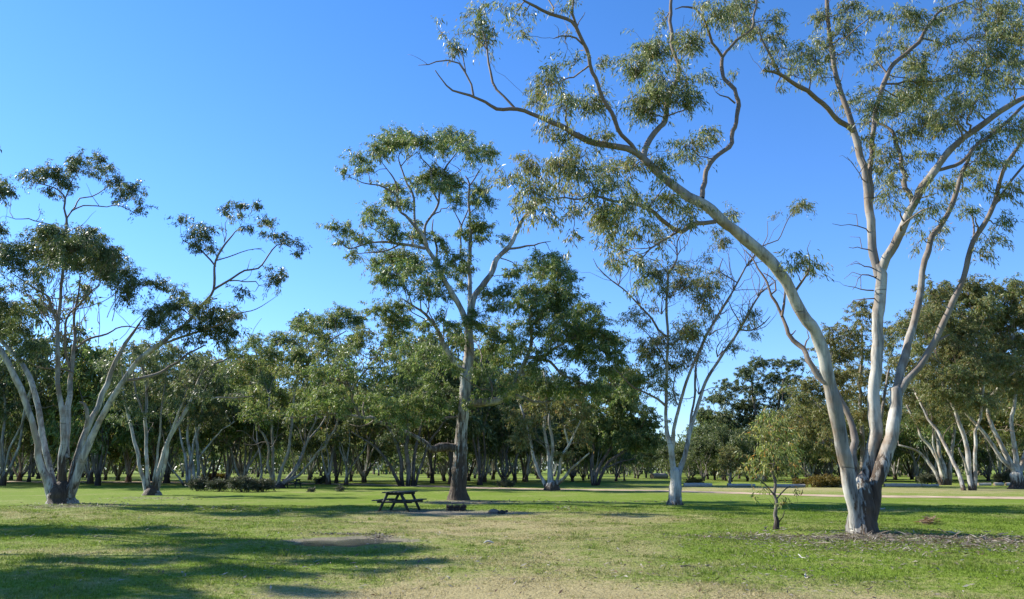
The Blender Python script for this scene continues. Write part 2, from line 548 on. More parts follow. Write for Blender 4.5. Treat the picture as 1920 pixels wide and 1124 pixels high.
track("dirt_track", [(2300, 937), (1920, 934), (1720, 932), (1560, 930), (1400, 925.5), (1250, 921), (1080, 918.5), (950, 916.5), (800, 912), (640, 908), (400, 906), (150, 904), (-200, 903)],
      [4.2, 4.0, 3.8, 3.4, 3.2, 3.2, 3.4, 3.4, 3.8, 4.5, 7, 9, 9], (0.36, 0.25, 0.15), (0.56, 0.42, 0.28), "sandy orange dirt track winding across the park behind the front trees")

# ------------------------------------------------------------------ leaves
def leaves(O, D, Ln, Wd, tone):
    """rhombic leaves: origin, unit direction, length, width"""
    n = len(O)
    ref = rng.normal(size=(n, 3)); ref[:, 2] *= 0.35
    Sd = np.cross(D, ref); Sd /= np.linalg.norm(Sd, axis=1)[:, None] + 1e-9
    Nm = np.cross(D, Sd)
    V = np.empty((n, 4, 3))
    V[:, 0] = O
    mid = O + D * (Ln * 0.42)[:, None] + Nm * (Wd * 0.18)[:, None]
    V[:, 1] = mid + Sd * (Wd * 0.5)[:, None]
    V[:, 3] = mid - Sd * (Wd * 0.5)[:, None]
    bend = rng.normal(0, 0.16, n)
    V[:, 2] = O + D * Ln[:, None] + Nm * (Ln * bend)[:, None]
    return V.reshape(-1, 3), np.repeat(tone, 4)

class Tree:
    """limbs and leaf clumps in world metres; built as an Empty with trunk, limb, twigs and crown parts"""
    def __init__(s, base, leaf=(0.16, 0.035), cover=2.0, per=28, sag=1.0, spray=0.55, tw=0.55):
        s.base = np.asarray(base, float)
        s.leaf, s.cover, s.per, s.sag, s.spray, s.tw = leaf, cover, per, sag, spray, tw
        s.limbs = []           # (name, P, R, sides, lobes)
        s.clumps = []          # (centre, radii, cover, tone)
        s.nodes = np.zeros((0, 3)); s.nr = np.zeros(0); s.nmeta = np.zeros((0, 3))
    def limb(s, P, R, name="limb", step=0.35, sides=8, jit=0.02, flare=0.0, dark=0.0):
        P, R = np.asarray(P, float), np.asarray(R, float)
        Q, r = resample(P, R, step)
        n = len(Q)
        if n > 4 and jit:
            for k in range(3):
                w = smooth_noise(n, 2.2, 1.0) * jit * (0.4 + 6 * np.minimum(r, 0.12))
                w[0] = 0
                Q[:, k] += w * np.minimum(1, np.arange(n) / 3)
        r = r * (1 + smooth_noise(n, 1.6, 0.05))
        s.limbs.append((name, Q, r, sides, flare, dark))
        s.nodes = np.vstack([s.nodes, Q]); s.nr = np.append(s.nr, r)
        return Q
    def clump(s, c, rad, cover=1.0, tone=0.0):
        s.clumps.append((np.asarray(c, float), np.asarray(rad, float), cover, tone))
    # -------- build
    def build(s, name, label, group, bark, leafm, rough_h=0.9, rough_r=1.0, thin0=0.05, thin1=0.02, side=0.0, core=0.0, category="tree", link_twigs=True, join=False):
        root = bpy.data.objects.new(name, None)
        root.empty_display_size = 0.3
        COL.objects.link(root)
        root.location = s.base
        root["label"] = label; root["category"] = category
        if group:
            root["group"] = group
        B = s.base
        def bark_attrs(V, rad):
            h = V[:, 2] - B[2]
            rough = np.clip(1.15 - h / max(rough_h, 1e-3), 0, 1) * rough_r
            if core:
                rough = rough * np.clip(1.5 - np.abs(V[:, 0] - B[0]) / core, .3, 1.35)
            if side:
                rough = rough * np.clip(.92 + (V[:, 0] - B[0]) / side, .2, 1.9)  # rough bark weighted to the right, partly shade painted into that side
            thin = np.clip((thin0 - rad) / (thin0 - thin1), 0, 1) * 0.9
            return rough, thin
        joined = MB()
        for (nm, P, R, sides, fl, dk) in s.limbs:
            lob = 0.0
            if nm == "trunk":
                h = P[:, 2] - B[2]
                lob = 0.07 + 0.15 * np.exp(-np.maximum(h, 0) / 0.35)
                R = R * (1 + fl * np.exp(-np.maximum(h, 0) / 0.22))
            V, F, rad = tube(P, R, sides, 0.04, lob)
            ro, th = bark_attrs(V, rad)
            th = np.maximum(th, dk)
            mb = joined if join else MB()
            mb.add(V - B, F, rough=ro, thin=th)
            if not join:
                mb.build(nm, bark, root, True)
        tw = MB() if not join else joined
        sp0, spd, spl, spn, spt, spr = [], [], [], [], [], []
        tP, tR = [], []
        nodes0, nr0 = s.nodes, s.nr
        la = s.leaf[0] * s.leaf[1] * 0.5 * 0.55
        for (c, rad, cov, tone) in s.clumps:
            if link_twigs and len(nodes0):
                dv = nodes0 - c
                dist = np.linalg.norm(dv, axis=1) + np.maximum(dv[:, 2], 0) * 0.6 + np.maximum(nr0 - 0.1, 0) * 4
                k = int(np.argmin(dist))
                p0 = nodes0[k]; L = np.linalg.norm(c - p0)
                end = c + np.array([0, 0, -0.2 * rad[2]])
                if L > 0.15:
                    midp = 0.5 * (p0 + end) + np.array([0, 0, -0.04 * L]) + rng.normal(0, 0.11 * L, 3)
                    t = np.linspace(0, 1, 8)[:, None]
                    Q = (1 - t) ** 2 * p0 + 2 * t * (1 - t) * midp + t ** 2 * end
                    Q[1:-1] += rng.normal(0, 0.018 * L, (6, 3))
                    r0 = min(nr0[k] * 0.62, 0.012 + 0.011 * L)
                    R = np.linspace(r0, max(0.006, r0 * 0.45), 8)
                    V, F, rr = tube(Q, R, 5, 0.04)
                    ro, th = bark_attrs(V, rr)
                    tw.add(V - B, F, rough=ro * 0, thin=th)
            A = math.pi * rad[2] * (rad[0] + rad[1]) / 2
            nl = max(8, A * s.cover * cov * rng.uniform(.62, 1.35) / la)
            ns = max(2, int(nl / s.per))
            nsub = int(np.clip(ns / 5, 1, 9))
            sub = rng.normal(0, 0.42, (nsub, 3)) * rad + c
            for _ in range(1):
                si = rng.integers(0, nsub, ns)
                d = rng.normal(size=(ns, 3)); d[:, 2] += 0.45
                d /= np.linalg.norm(d, axis=1)[:, None]
                rr = rng.random(ns) ** 0.6
                rr = np.where(rng.random(ns) < .16, rng.uniform(1.05, 1.65, ns), rr)
                shell = c + d * rad * (rr * 0.85)[:, None]
                mixf = rng.random(ns)[:, None] * 0.75
                p0 = sub[si] * mixf + shell * (1 - mixf)
                out = d + rng.normal(0, 0.45, (ns, 3)); out[:, 2] *= 0.6
                out /= np.linalg.norm(out, axis=1)[:, None]
                ln = s.spray * np.clip(rng.lognormal(-.12, .38, ns), .4, 2.0) * min(1.0, 0.35 + np.mean(rad) / (s.spray * 2.2))
                sp0.append(p0); spd.append(out); spl.append(ln)
                spn.append(np.maximum(4, rng.poisson(s.per, ns)))
                spt.append(np.full(ns, tone) + rng.normal(0, 0.12, ns))
                t = np.linspace(0, 1, 3)[None, :, None]
                hub = (c * 0.6 + sub[si] * 0.4) + np.array([0, 0, -0.25 * rad[2]])
                mid1 = hub * 0.5 + p0 * 0.5 + rng.normal(0, 0.06, (ns, 3)) * np.mean(rad) 
                e = p0 + out * ln[:, None]; e[:, 2] -= 0.30 * ln * s.sag
                m2 = p0 + out * ln[:, None] * 0.5; m2[:, 2] -= 0.07 * ln * s.sag
                tP.append(np.stack([hub, mid1, p0, m2, e], 1))
                w0 = 0.0045 + 0.004 * np.mean(rad)
                tR.append(np.tile(np.array([w0, w0 * .8, w0 * .55, w0 * .4, w0 * .2])[None], (ns, 1)))
        if sp0:
            tP = np.concatenate(tP); tR = np.concatenate(tR)
            if s.tw < 1:
                kp = rng.random(len(tP)) < s.tw
                tP, tR = tP[kp], tR[kp]
            V, q, rr = twigs_mesh(tP, tR)
            tw.add(V - B, [q], rough=0.0, thin=0.9)
            sp0 = np.concatenate(sp0); spd = np.concatenate(spd); spl = np.concatenate(spl); spn = np.concatenate(spn); spt = np.concatenate(spt)
            i = np.repeat(np.arange(len(sp0)), spn)
            n = len(i)
            t = rng.uniform(0.05, 1.05, n)
            O = sp0[i] + spd[i] * (spl[i] * t)[:, None]
            O[:, 2] -= 0.30 * s.sag * spl[i] * t * t
            O += rng.normal(0, 0.13 * s.spray, (n, 3))
            D = spd[i] * 0.5 + rng.normal(0, 0.45, (n, 3)); D[:, 2] -= 0.95 * s.sag
            D /= np.linalg.norm(D, axis=1)[:, None]
            Ln = s.leaf[0] * rng.uniform(0.65, 1.3, n); Wd = s.leaf[1] * rng.uniform(0.7, 1.25, n)
            V, tone = leaves(O - B, D, Ln, Wd, np.clip(spt[i], 0, 1))
            me = make_mesh("crown", V, np.arange(4 * n), np.full(n, 4), {"tone": tone})
            co = link("crown", me, leafm, root)
            co["kind"] = "stuff"
        if join:
            joined.build("trunk", bark, root, True)
        elif tw.V:
            t_o = tw.build("twigs", bark, root, True)
            t_o["kind"] = "stuff"
        return root

class Traced(Tree):
    """limbs and clumps given where the photo shows them, each at its own distance"""
    def __init__(s, bx, by, d=None, grow=1.0, **k):
        s.grow = grow
        b = ground(bx, by)
        super().__init__([b[0], b[1], float(gz(b[0], b[1]))], **k)
        s.d = b[1] if d is None else d
        s.tp = np.zeros((0, 3))       # px, py, dz of limb points
    def dz_at(s, px, py):
        if not len(s.tp):
            return 0.0
        k = np.argmin((s.tp[:, 0] - px) ** 2 + (s.tp[:, 1] - py) ** 2)
        return s.tp[k, 2]
    def t(s, pts, w, dz=None, dz0=None, name="limb", sides=8, flare=0.0, jit=0.02, step=0.3, dark=0.0):
        pts = np.asarray(pts, float)
        w = np.interp(np.linspace(0, 1, len(pts)), np.linspace(0, 1, len(w)), w)
        z0 = s.dz_at(*pts[0]) if dz0 is None else dz0
        z1 = z0 + (dz or 0.0)
        L = np.concatenate([[0], np.cumsum(np.linalg.norm(np.diff(pts, axis=0), axis=1))]); L /= L[-1]
        zz = z0 + (z1 - z0) * L
        P = np.array([at(p[0], p[1], s.d + z) for p, z in zip(pts, zz)])
        R = np.array([w_ / 2 * mpp(p[0], p[1], s.d + z) for p, z, w_ in zip(pts, zz, w)]) * (1.0 if name == 'trunk' else .88)
        s.limb(P, R, name=name, sides=sides, flare=flare, jit=jit, step=step, dark=dark)
        # dense samples for depth look-up
        tt = np.linspace(0, 1, max(4, int(len(pts) * 4)))
        s.tp = np.vstack([s.tp, np.c_[np.interp(tt, L, pts[:, 0]), np.interp(tt, L, pts[:, 1]), np.interp(tt, L, zz)]])
    def c(s, items, cover=1.0, tone=0.0, spread=0.8, deep=1.0):
        for it in items:
            px, py, rx, ry = it[:4]
            cv = it[4] if len(it) > 4 else 1.0
            d = s.d + s.dz_at(px, py) + rng.normal(0, spread)
            k = mpp(px, py, d) * s.grow
            s.clump(at(px, py, d), (rx * k, 0.5 * (rx + ry) * k * deep, ry * k), cover * cv * rng.uniform(0.85, 1.15), np.clip(tone + rng.normal(0, 0.12), 0, 1))

def fill(poly, step, r, g=None, drop=0.1):
    """clumps spread over a photo polygon"""
    poly = np.asarray(poly, float)
    x0, y0 = poly.min(0); x1, y1 = poly.max(0)
    out = []
    yy = y0; odd = 0
    while yy <= y1:
        xx = x0 + (step * 0.5 if odd else 0)
        while xx <= x1:
            px, py = xx + rng.normal(0, step * 0.22), yy + rng.normal(0, step * 0.2)
            ins = False; j = len(poly) - 1
            for i in range(len(poly)):
                if (poly[i, 1] > py) != (poly[j, 1] > py) and px < (poly[j, 0] - poly[i, 0]) * (py - poly[i, 1]) / (poly[j, 1] - poly[i, 1]) + poly[i, 0]:
                    ins = not ins
                j = i
            if ins and rng.random() > drop:
                k = rng.uniform(0.75, 1.3)
                out.append((px, py, r * k * rng.uniform(0.9, 1.3), r * k * rng.uniform(0.6, 0.85)))
            xx += step
        yy += step * 0.75; odd = 1 - odd
    return out

def twiggy(T, n, L=(30, 70), w=2.0, ymax=850, up=(25, 155), ymin=-999):
    """bare grey branchlets off the limbs"""
    idx = rng.integers(0, len(T.tp), n)
    for i in idx:
        x, y, z = T.tp[i]
        if y > ymax or y < ymin:
            continue
        a = math.radians(rng.uniform(*up)); l = rng.uniform(*L)
        pts = [(x, y)]
        for _ in range(5):
            a += rng.normal(0, .3); pts.append((pts[-1][0] + math.cos(a) * l / 5, pts[-1][1] - math.sin(a) * l / 5))
        T.t(pts, [w, w * .7, w * .35], dz=rng.normal(0, 1.0), sides=4, jit=.04, step=.5, name="branch")

# ------------------------------------------------------------------ the large arching gum at right
A = Traced(1618, 1000, leaf=(0.146, 0.027), cover=1.4, per=22, sag=1.15, spray=0.42)
A.t([(1619, 1009), (1618, 990), (1618, 965), (1617, 940), (1616, 908), (1616, 885)], [52, 51, 50, 48, 30, 5], name="trunk", sides=22, flare=0.10, jit=0, step=0.08)
A.t([(1606, 990), (1597, 930), (1586, 862), (1571, 787), (1554, 712), (1543, 656), (1528, 619), (1516, 600), (1491, 560), (1466, 516), (1441, 485), (1394, 447), (1362, 422), (1334, 394), (1312, 379), (1281, 360), (1248, 336), (1206, 297)],
    [27, 29, 30, 29, 27, 26, 25, 25, 25, 25, 24, 23, 22, 22, 21, 20, 18, 15], dz=-1.6, dz0=-0.1, sides=14, step=0.2)
A.t([(1206, 297), (1174, 279), (1129, 273), (1087, 255), (1048, 239), (1019, 223), (980, 210), (954, 205), (932, 205), (909, 190), (893, 184), (848, 168), (830, 152), (814, 132)],
    [15, 13, 12, 11, 9, 8, 7, 6, 5, 3, 2], dz=-1.2, sides=8, step=0.2, jit=0.04)
A.t([(888, 182), (884, 160), (873, 138), (862, 120), (840, 113), (815, 116), (800, 122), (782, 123)], [5, 4, 3.5, 3, 2.5, 1.2], dz=.3, sides=6, jit=.05)
A.t([(873, 135), (870, 118), (866, 100), (857, 88)], [3.2, 1.5], dz=.2, sides=5, jit=.05)
A.t([(968, 206), (945, 182), (928, 155), (916, 120), (910, 85), (900, 55), (898, 30)], [6, 5.5, 5, 4.5, 4, 2.5, 1.5], dz=.9, sides=6, jit=.06)
A.t([(912, 92), (895, 72), (880, 62), (868, 70)], [3, 1.2], dz=.3, sides=5, jit=.06)
A.t([(1206, 296), (1211, 276), (1226, 249), (1245, 226), (1248, 194), (1261, 171), (1274, 136), (1264, 100), (1260, 65), (1258, 26), (1261, -5), (1268, -40)], [13, 12, 12, 11, 10, 9, 9, 8, 8, 7, 6, 4], dz=2.2, step=.2, jit=.04)
A.t([(1196, 290), (1185, 272), (1167, 252), (1145, 213), (1132, 190), (1122, 161), (1111, 136), (1106, 103), (1096, 81), (1080, 52), (1061, 36), (1032, 26), (1003, 13), (983, 0), (965, -15)], [9, 9, 9, 8.5, 8, 8, 8, 8, 8, 7.5, 7, 6, 5, 4], dz=-1.6, step=.2, jit=.04)
A.t([(1081, 50), (1073, 25), (1075, 0), (1078, -25)], [6, 5, 3], dz=-.5, sides=6)
A.t([(1036, 27), (1038, 14), (1028, 0), (1020, -20)], [4, 2.5], dz=.5, sides=5)
A.t([(1093, 84), (1080, 72), (1070, 68), (1054, 67), (1045, 71), (1038, 73)], [4.5, 3.5, 3, 1.5], dz=-.5, sides=5)
A.t([(1060, 70), (1059, 78), (1064, 85)], [2.5, 1.2], dz=-.1, sides=5)
A.t([(1080, 60), (1085, 42), (1094, 30), (1097, 23)], [2.5, 1.2], dz=.3, sides=5)
A.t([(1316, 372), (1320, 345), (1326, 316), (1340, 300), (1358, 284), (1370, 265), (1377, 245), (1384, 200), (1377, 168), (1358, 152), (1353, 130), (1355, 107)], [11, 11, 10.5, 10, 10, 9.5, 9, 9, 8.5, 8, 8, 7.5], dz=1.5, step=.18, jit=.05)
A.t([(1355, 108), (1345, 92), (1335, 81), (1329, 60), (1322, 42), (1303, 16), (1277, 13), (1262, 20)], [7, 6, 6, 5.5, 5, 3.5, 2], dz=-.8, sides=6, jit=.05)
A.t([(1355, 107), (1361, 97), (1381, 74), (1400, 61), (1412, 43), (1416, 11), (1420, -20)], [7, 6, 5.5, 5, 4], dz=1.0, sides=6, jit=.05)
A.t([(1378, 194), (1365, 183), (1350, 179), (1342, 173)], [4, 3, 1.5], dz=-.3, sides=5)
A.t([(1341, 416), (1306, 421), (1275, 433), (1258, 420), (1247, 413), (1216, 398), (1195, 386), (1178, 382), (1150, 378), (1131, 372), (1107, 370), (1080, 372), (1060, 370), (1030, 372)], [10, 10, 10, 9, 9, 8, 7, 6, 5, 5, 4, 3.5, 3, 2], dz=-2.2, step=.2, jit=.05)
A.t([(1275, 433), (1255, 445), (1234, 457), (1218, 470), (1207, 482)], [5, 4.5, 4, 3], dz=-.5, sides=6)
A.t([(1492, 545), (1503, 528), (1516, 510), (1520, 488), (1516, 470), (1521, 452)], [6, 5, 3.6, 1.6, .8], dz=-.6, sides=6, jit=.06)
A.t([(1548, 718), (1533, 706), (1520, 690), (1502, 656), (1490, 640), (1479, 630), (1473, 612), (1466, 592), (1455, 570), (1444, 554), (1436, 530), (1424, 505), (1412, 485), (1398, 468)], [14, 13, 12, 11, 10, 9, 8, 7, 6, 5.5, 5, 4, 3, 2], dz=1.2, step=.18, jit=.05)
A.t([(1466, 594), (1470, 570), (1472, 547), (1470, 530)], [6, 5, 3], dz=.2, sides=6)
A.t([(1444, 554), (1455, 545), (1453, 528), (1444, 518), (1432, 512)], [4, 3, 2], dz=.2, sides=5)
A.t([(1478, 630), (1486, 627), (1492, 620)], [4, 2], dz=.1, sides=5)
A.t([(1506, 660), (1512, 640), (1517, 634), (1513, 620)], [4, 3, 1.5], dz=-.1, sides=5)
A.t([(1601, 905), (1601, 870), (1600, 839), (1599, 802), (1590, 778), (1580, 758), (1569, 738), (1556, 715), (1547, 690)], [18, 17, 16, 14, 13, 12, 11, 10, 8], dz0=.3, dz=.7, sides=12, step=.18)
A.t([(1619, 985), (1621, 930), (1627, 884), (1638, 824), (1641, 768), (1638, 723), (1644, 667), (1646, 619), (1648, 560), (1650, 520), (1647, 497)], [26, 28, 27, 26, 25, 24, 25, 23, 23, 24, 20], dz0=.25, dz=.5, sides=14, step=.2)
A.t([(1648, 520), (1641, 490), (1636, 463), (1631, 416), (1628, 360), (1622, 320), (1611, 278), (1601, 246), (1594, 221), (1579, 178), (1565, 135), (1560, 93), (1553, 53), (1550, 0), (1547, -35)], [18, 17, 17, 17, 16, 16, 15, 14, 12, 11, 10.5, 10, 9, 8, 7], dz=1.4, sides=10, step=.22)
A.t([(1602, 248), (1592, 237), (1579, 228), (1560, 211), (1544, 196), (1515, 174), (1490, 157), (1462, 142), (1444, 136), (1430, 134)], [12, 11, 11, 10, 10, 9, 8, 6, 4], dz=-1.5, sides=9, step=.2, jit=.04)
A.t([(1464, 143), (1452, 120), (1444, 103), (1434, 85), (1426, 71), (1420, 50)], [7, 6, 5.5, 4, 2], dz=-.3, sides=6, jit=.04)
A.t([(1517, 172), (1520, 150), (1518, 130), (1524, 115)], [3.5, 2.5, 1.5], dz=-.2, sides=5)
A.t([(1651, 515), (1662, 485), (1681, 447), (1697, 418), (1711, 386), (1724, 362), (1738, 340), (1754, 320)], [18, 18, 17, 17, 17, 17, 17, 16], dz=-.9, sides=11, step=.2)
A.t([(1752, 322), (1771, 295), (1790, 276), (1807, 260), (1850, 228), (1889, 199), (1920, 183), (1980, 155), (2030, 120)], [15, 14, 14, 13, 13, 12, 11, 9, 6], dz=-1.6, sides=9, step=.22)
A.t([(1757, 320), (1780, 314), (1800, 306), (1835, 270), (1867, 246), (1920, 199), (1960, 150)], [8, 8, 7.5, 7, 6.5, 6, 4], dz=.8, sides=8, step=.22)
A.t([(1712, 384), (1705, 362), (1698, 340), (1686, 285), (1672, 249), (1660, 238), (1643, 228), (1636, 212)], [11, 10, 10, 8, 6.5, 5, 4, 3], dz=1.4, sides=7, step=.2, jit=.04)
A.t([(1634, 372), (1633, 338), (1636, 300), (1638, 256), (1640, 213), (1654, 174), (1665, 139), (1682, 114), (1714, 89), (1729, 68), (1745, 42), (1761, 21), (1807, 3), (1830, -15)], [11, 11, 10, 10, 10, 10, 9, 9, 8, 7, 6, 5, 4, 3], dz=1.8, sides=8, step=.2, jit=.04)
A.t([(1665, 140), (1655, 128), (1643, 112), (1640, 98)], [4, 3, 2], dz=.3, sides=5)
A.t([(1728, 72), (1750, 78), (1775, 86), (1805, 74)], [4, 3, 2], dz=-.4, sides=5, jit=.05)
A.t([(1630, 985), (1637, 945), (1642, 905), (1659, 862), (1670, 820), (1677, 787), (1680, 757), (1682, 727)], [26, 29, 30, 30, 28, 27, 26, 24], dz0=-.05, dz=.3, sides=14, step=.18)
A.t([(1681, 745), (1683, 722), (1689, 693), (1700, 649), (1713, 611), (1724, 560), (1733, 500), (1737, 480), (1748, 445), (1765, 420), (1782, 395), (1793, 356), (1807, 320), (1822, 285)], [18, 18, 18, 17, 16, 15, 14, 13, 12, 11, 11, 10, 9, 6], dz=1.5, sides=10, step=.22)
A.t([(1684, 740), (1692, 727), (1722, 690), (1748, 649), (1771, 600), (1790, 560), (1808, 520), (1820, 470), (1842, 425), (1860, 388), (1875, 338), (1889, 302), (1914, 270), (1935, 240)], [17, 17, 15, 14, 13, 12, 11, 10, 10, 9, 8, 7, 6, 4], dz=-1.0, sides=10, step=.22)
A.t([(1860, 390), (1870, 378), (1890, 348), (1919, 313), (1945, 280)], [6, 5.5, 5, 4], dz=.6, sides=6)
A.t([(1820, 470), (1826, 440), (1822, 405), (1806, 385)], [5, 4, 3, 1.5], dz=.4, sides=5)
A.t([(1752, 645), (1765, 636), (1780, 628)], [7, 5, 3], dz=-.2, sides=6)
for seed_ in range(7):          # bare twigs left of the middle stem
    x, y = [(1640, 520), (1640, 505), (1634, 470), (1638, 545), (1627, 345), (1632, 440), (1640, 560)][seed_]
    a = 2.6 + 0.6 * rng.random(); L = rng.uniform(45, 95)
    pts = [(x, y)]
    for k in range(5):
        a += rng.normal(0, .35)
        pts.append((pts[-1][0] + math.cos(a) * L / 5, pts[-1][1] - math.sin(a) * L / 5 * .8))
    A.t(pts, [3.2, 2.4, 1.8, 1.0], dz=-.5, sides=4, jit=.03)
    a2 = a - 1.2
    A.t([pts[2], (pts[2][0] + math.cos(a2) * 18, pts[2][1] - math.sin(a2) * 22), (pts[2][0] + math.cos(a2 + .5) * 34, pts[2][1] - math.sin(a2 + .5) * 30)], [2, 1.5, .8], dz=.2, sides=4)

A.c([(900, 62, 34, 34), (916, 80, 22, 22), (854, 87, 22, 20), (819, 48, 14, 14, .7), (905, 28, 30, 22), (941, 15, 36, 20), (980, 26, 18, 16), (985, 66, 22, 14), (956, 45, 16, 12, .7), (838, 70, 14, 12, .5)], .75, .1)
A.c([(1025, 155, 36, 30), (1012, 187, 28, 22), (1061, 198, 40, 28), (1109, 194, 34, 34), (1080, 116, 26, 22, .7), (1116, 123, 18, 22, .7), (1040, 135, 20, 14)], .9, .15)
A.c([(1226, 97, 46, 34), (1197, 130, 34, 36), (1245, 150, 48, 36), (1209, 203, 40, 36), (1240, 180, 36, 26), (1287, 181, 26, 26), (1290, 84, 34, 26), (1322, 148, 20, 20, .7), (1310, 190, 18, 16, .7)], 1.15)
A.c([(1297, 274, 36, 28), (1329, 258, 22, 22), (1284, 297, 22, 16), (1239, 271, 16, 16, .7), (1255, 336, 20, 22, .7), (1232, 308, 28, 20, .8)], .95)
A.c([(1025, 249, 24, 20, .7), (1064, 258, 24, 24), (1132, 258, 32, 20), (1087, 288, 34, 22), (1135, 318, 46, 26), (1184, 312, 36, 24), (1160, 345, 34, 18, .8)], .8, .2)
A.c([(1045, 10, 18, 12), (1080, 4, 26, 14), (1062, 60, 8, 8, .4)], .6)
A.c([(1345, 26, 42, 28), (1371, 42, 38, 32), (1390, 12, 36, 22), (1400, 60, 24, 20), (1240, 42, 14, 16, .6), (1381, 136, 10, 12, .5), (1320, 18, 24, 18, .7)], 1.0, .15)
A.c([(950, 334, 34, 24), (997, 307, 34, 24), (1044, 312, 42, 28), (1044, 352, 48, 28), (1091, 328, 42, 26), (1120, 355, 40, 26), (997, 357, 36, 24), (991, 388, 34, 20), (1013, 402, 32, 20), (1066, 402, 24, 28), (1075, 440, 9, 22), (1135, 402, 20, 34), (1138, 445, 14, 22, .8), (1147, 484, 10, 20, .8)], .95, .3)
A.c([(1125, 398, 24, 24), (1147, 420, 22, 28), (1175, 391, 28, 24), (1200, 374, 32, 20), (1256, 377, 40, 24), (1294, 395, 28, 20), (1281, 417, 26, 13), (1190, 438, 18, 24), (1216, 424, 20, 16), (1166, 466, 15, 20), (1156, 497, 14, 14), (1197, 492, 19, 24), (1197, 520, 16, 18), (1244, 470, 14, 18), (1131, 456, 16, 16), (1369, 413, 14, 14, .6)], 1.0, .12)
A.c([(1503, 494, 26, 20), (1487, 485, 20, 12), (1522, 508, 10, 16), (1490, 505, 16, 10)], .9)
A.c([(1458, 75, 34, 20), (1448, 36, 20, 20), (1419, 60, 15, 20), (1465, 103, 28, 18), (1504, 96, 30, 24), (1494, 142, 28, 20), (1529, 110, 24, 22), (1537, 89, 20, 24), (1540, 142, 20, 15), (1451, 117, 20, 15), (1537, 39, 16, 24), (1455, 172, 12, 8, .6)], .8, .22)
A.c([(1590, 18, 26, 24), (1583, 57, 30, 28), (1594, 88, 24, 20), (1561, 107, 12, 16), (1590, 192, 14, 18, .6), (1565, 174, 10, 12, .5)], 1.0, .15)
A.c([(1629, 32, 24, 16), (1665, 85, 28, 20), (1650, 103, 16, 16), (1690, 28, 28, 20), (1718, 36, 28, 24), (1736, 53, 36, 20), (1779, 71, 24, 15), (1757, 85, 20, 12), (1700, 89, 16, 20), (1790, 8, 26, 14)], .95, .1)
A.c([(1711, 160, 42, 28), (1729, 185, 42, 28), (1700, 185, 34, 28), (1643, 199, 16, 34), (1629, 178, 20, 20), (1622, 231, 20, 16), (1629, 263, 18, 20), (1682, 217, 34, 24), (1736, 221, 42, 24), (1722, 246, 34, 20), (1764, 242, 34, 24), (1768, 210, 30, 20), (1725, 121, 32, 24), (1743, 157, 24, 16)], .95, .2)
A.c([(1658, 292, 24, 24), (1650, 320, 24, 28), (1672, 342, 20, 24), (1700, 302, 30, 20), (1736, 285, 26, 16), (1658, 367, 24, 20), (1672, 381, 20, 16), (1757, 352, 28, 20), (1747, 384, 20, 20), (1690, 262, 26, 18)], .75, .2)
A.c([(1832, 21, 30, 24), (1878, 28, 34, 28), (1907, 14, 24, 20), (1843, 60, 34, 28), (1885, 64, 34, 24), (1914, 60, 24, 24), (1825, 103, 34, 28), (1871, 107, 38, 28), (1907, 110, 26, 28), (1807, 132, 34, 24), (1853, 142, 34, 28), (1896, 149, 30, 24), (1803, 171, 34, 24), (1832, 185, 30, 20), (1860, 167, 22, 22), (1803, 213, 30, 20), (1789, 199, 20, 20), (1950, 60, 34, 50), (1960, 140, 34, 40)], 1.0, .28)
A.c([(1885, 242, 30, 20), (1914, 242, 22, 24), (1857, 263, 30, 20), (1835, 285, 26, 16), (1843, 302, 34, 16), (1878, 306, 26, 16), (1832, 320, 30, 20), (1800, 356, 20, 16), (1846, 342, 26, 16), (1896, 363, 18, 24), (1860, 455, 26, 24), (1842, 475, 18, 16), (1740, 400, 24, 22), (1758, 440, 18, 18), (1725, 428, 18, 16), (1792, 330, 16, 14), (1820, 400, 16, 14), (1880, 420, 12, 22, .7), (1718, 455, 16, 14, .6), (1775, 395, 14, 18, .6)], .9, .2)
# ragged bark heaped round the foot and small sprays on the stems
A.c([(1630, 130, 18, 18, .6), (1610, 205, 10, 14, .5), (1700, 130, 24, 18, .6), (1785, 110, 22, 14, .6), (1770, 150, 22, 14, .6), (1670, 200, 16, 20, .6)], .8, .15)
twiggy(A, 70, (25, 60), 1.6, ymax=400)
A.build("gum_tree", "tall pale multi-stemmed gum at right whose thickest limb arches left across the sky", None, BARK_P, LEAF_A, rough_h=2.1, rough_r=0.9, side=.6, thin0=0.16, thin1=0.06)

# ------------------------------------------------------------------ the fan-stemmed gum at left
Bt = Traced(115, 944, grow=1.06, leaf=(0.18, 0.040), cover=1.95, per=30, sag=.9, spray=.5)
Bt.t([(115, 952), (115, 938), (116, 924), (117, 910), (118, 898)], [50, 45, 44, 30, 4], name="trunk", sides=20, flare=.16, jit=0, step=.1)
Bt.t([(100, 940), (91, 906), (75, 866), (66, 812), (47, 750), (25, 700), (0, 656), (-35, 605), (-60, 540), (-75, 470)], [22, 18, 14, 12, 12, 11, 11, 9, 7, 4], dz=-2, dz0=0, sides=10)
Bt.t([(105, 930), (94, 881), (81, 819), (69, 750), (53, 700), (37, 675), (9, 647), (-20, 615), (-40, 560)], [14, 13, 12, 11, 11, 9, 8, 6, 4], dz=2.2, dz0=.2, sides=9)
Bt.t([(117, 930), (116, 866), (120, 819), (116, 772), (109, 719), (108, 662), (108, 619), (111, 588), (116, 535), (120, 479), (123, 435), (125, 410), (120, 391), (122, 372), (109, 357), (84, 347), (62, 344)], [18, 15, 12.5, 11, 9.5, 9, 8.5, 7, 6.5, 6, 5, 5, 4, 3.5, 3, 2.5, 1.5], dz=-.4, dz0=0, sides=10)
Bt.t([(109, 619), (108, 604), (97, 582), (91, 557), (69, 544), (41, 526), (19, 510)], [7, 6.5, 6, 5, 3.5, 2.5, 1.5], dz=-1.6, sides=6)
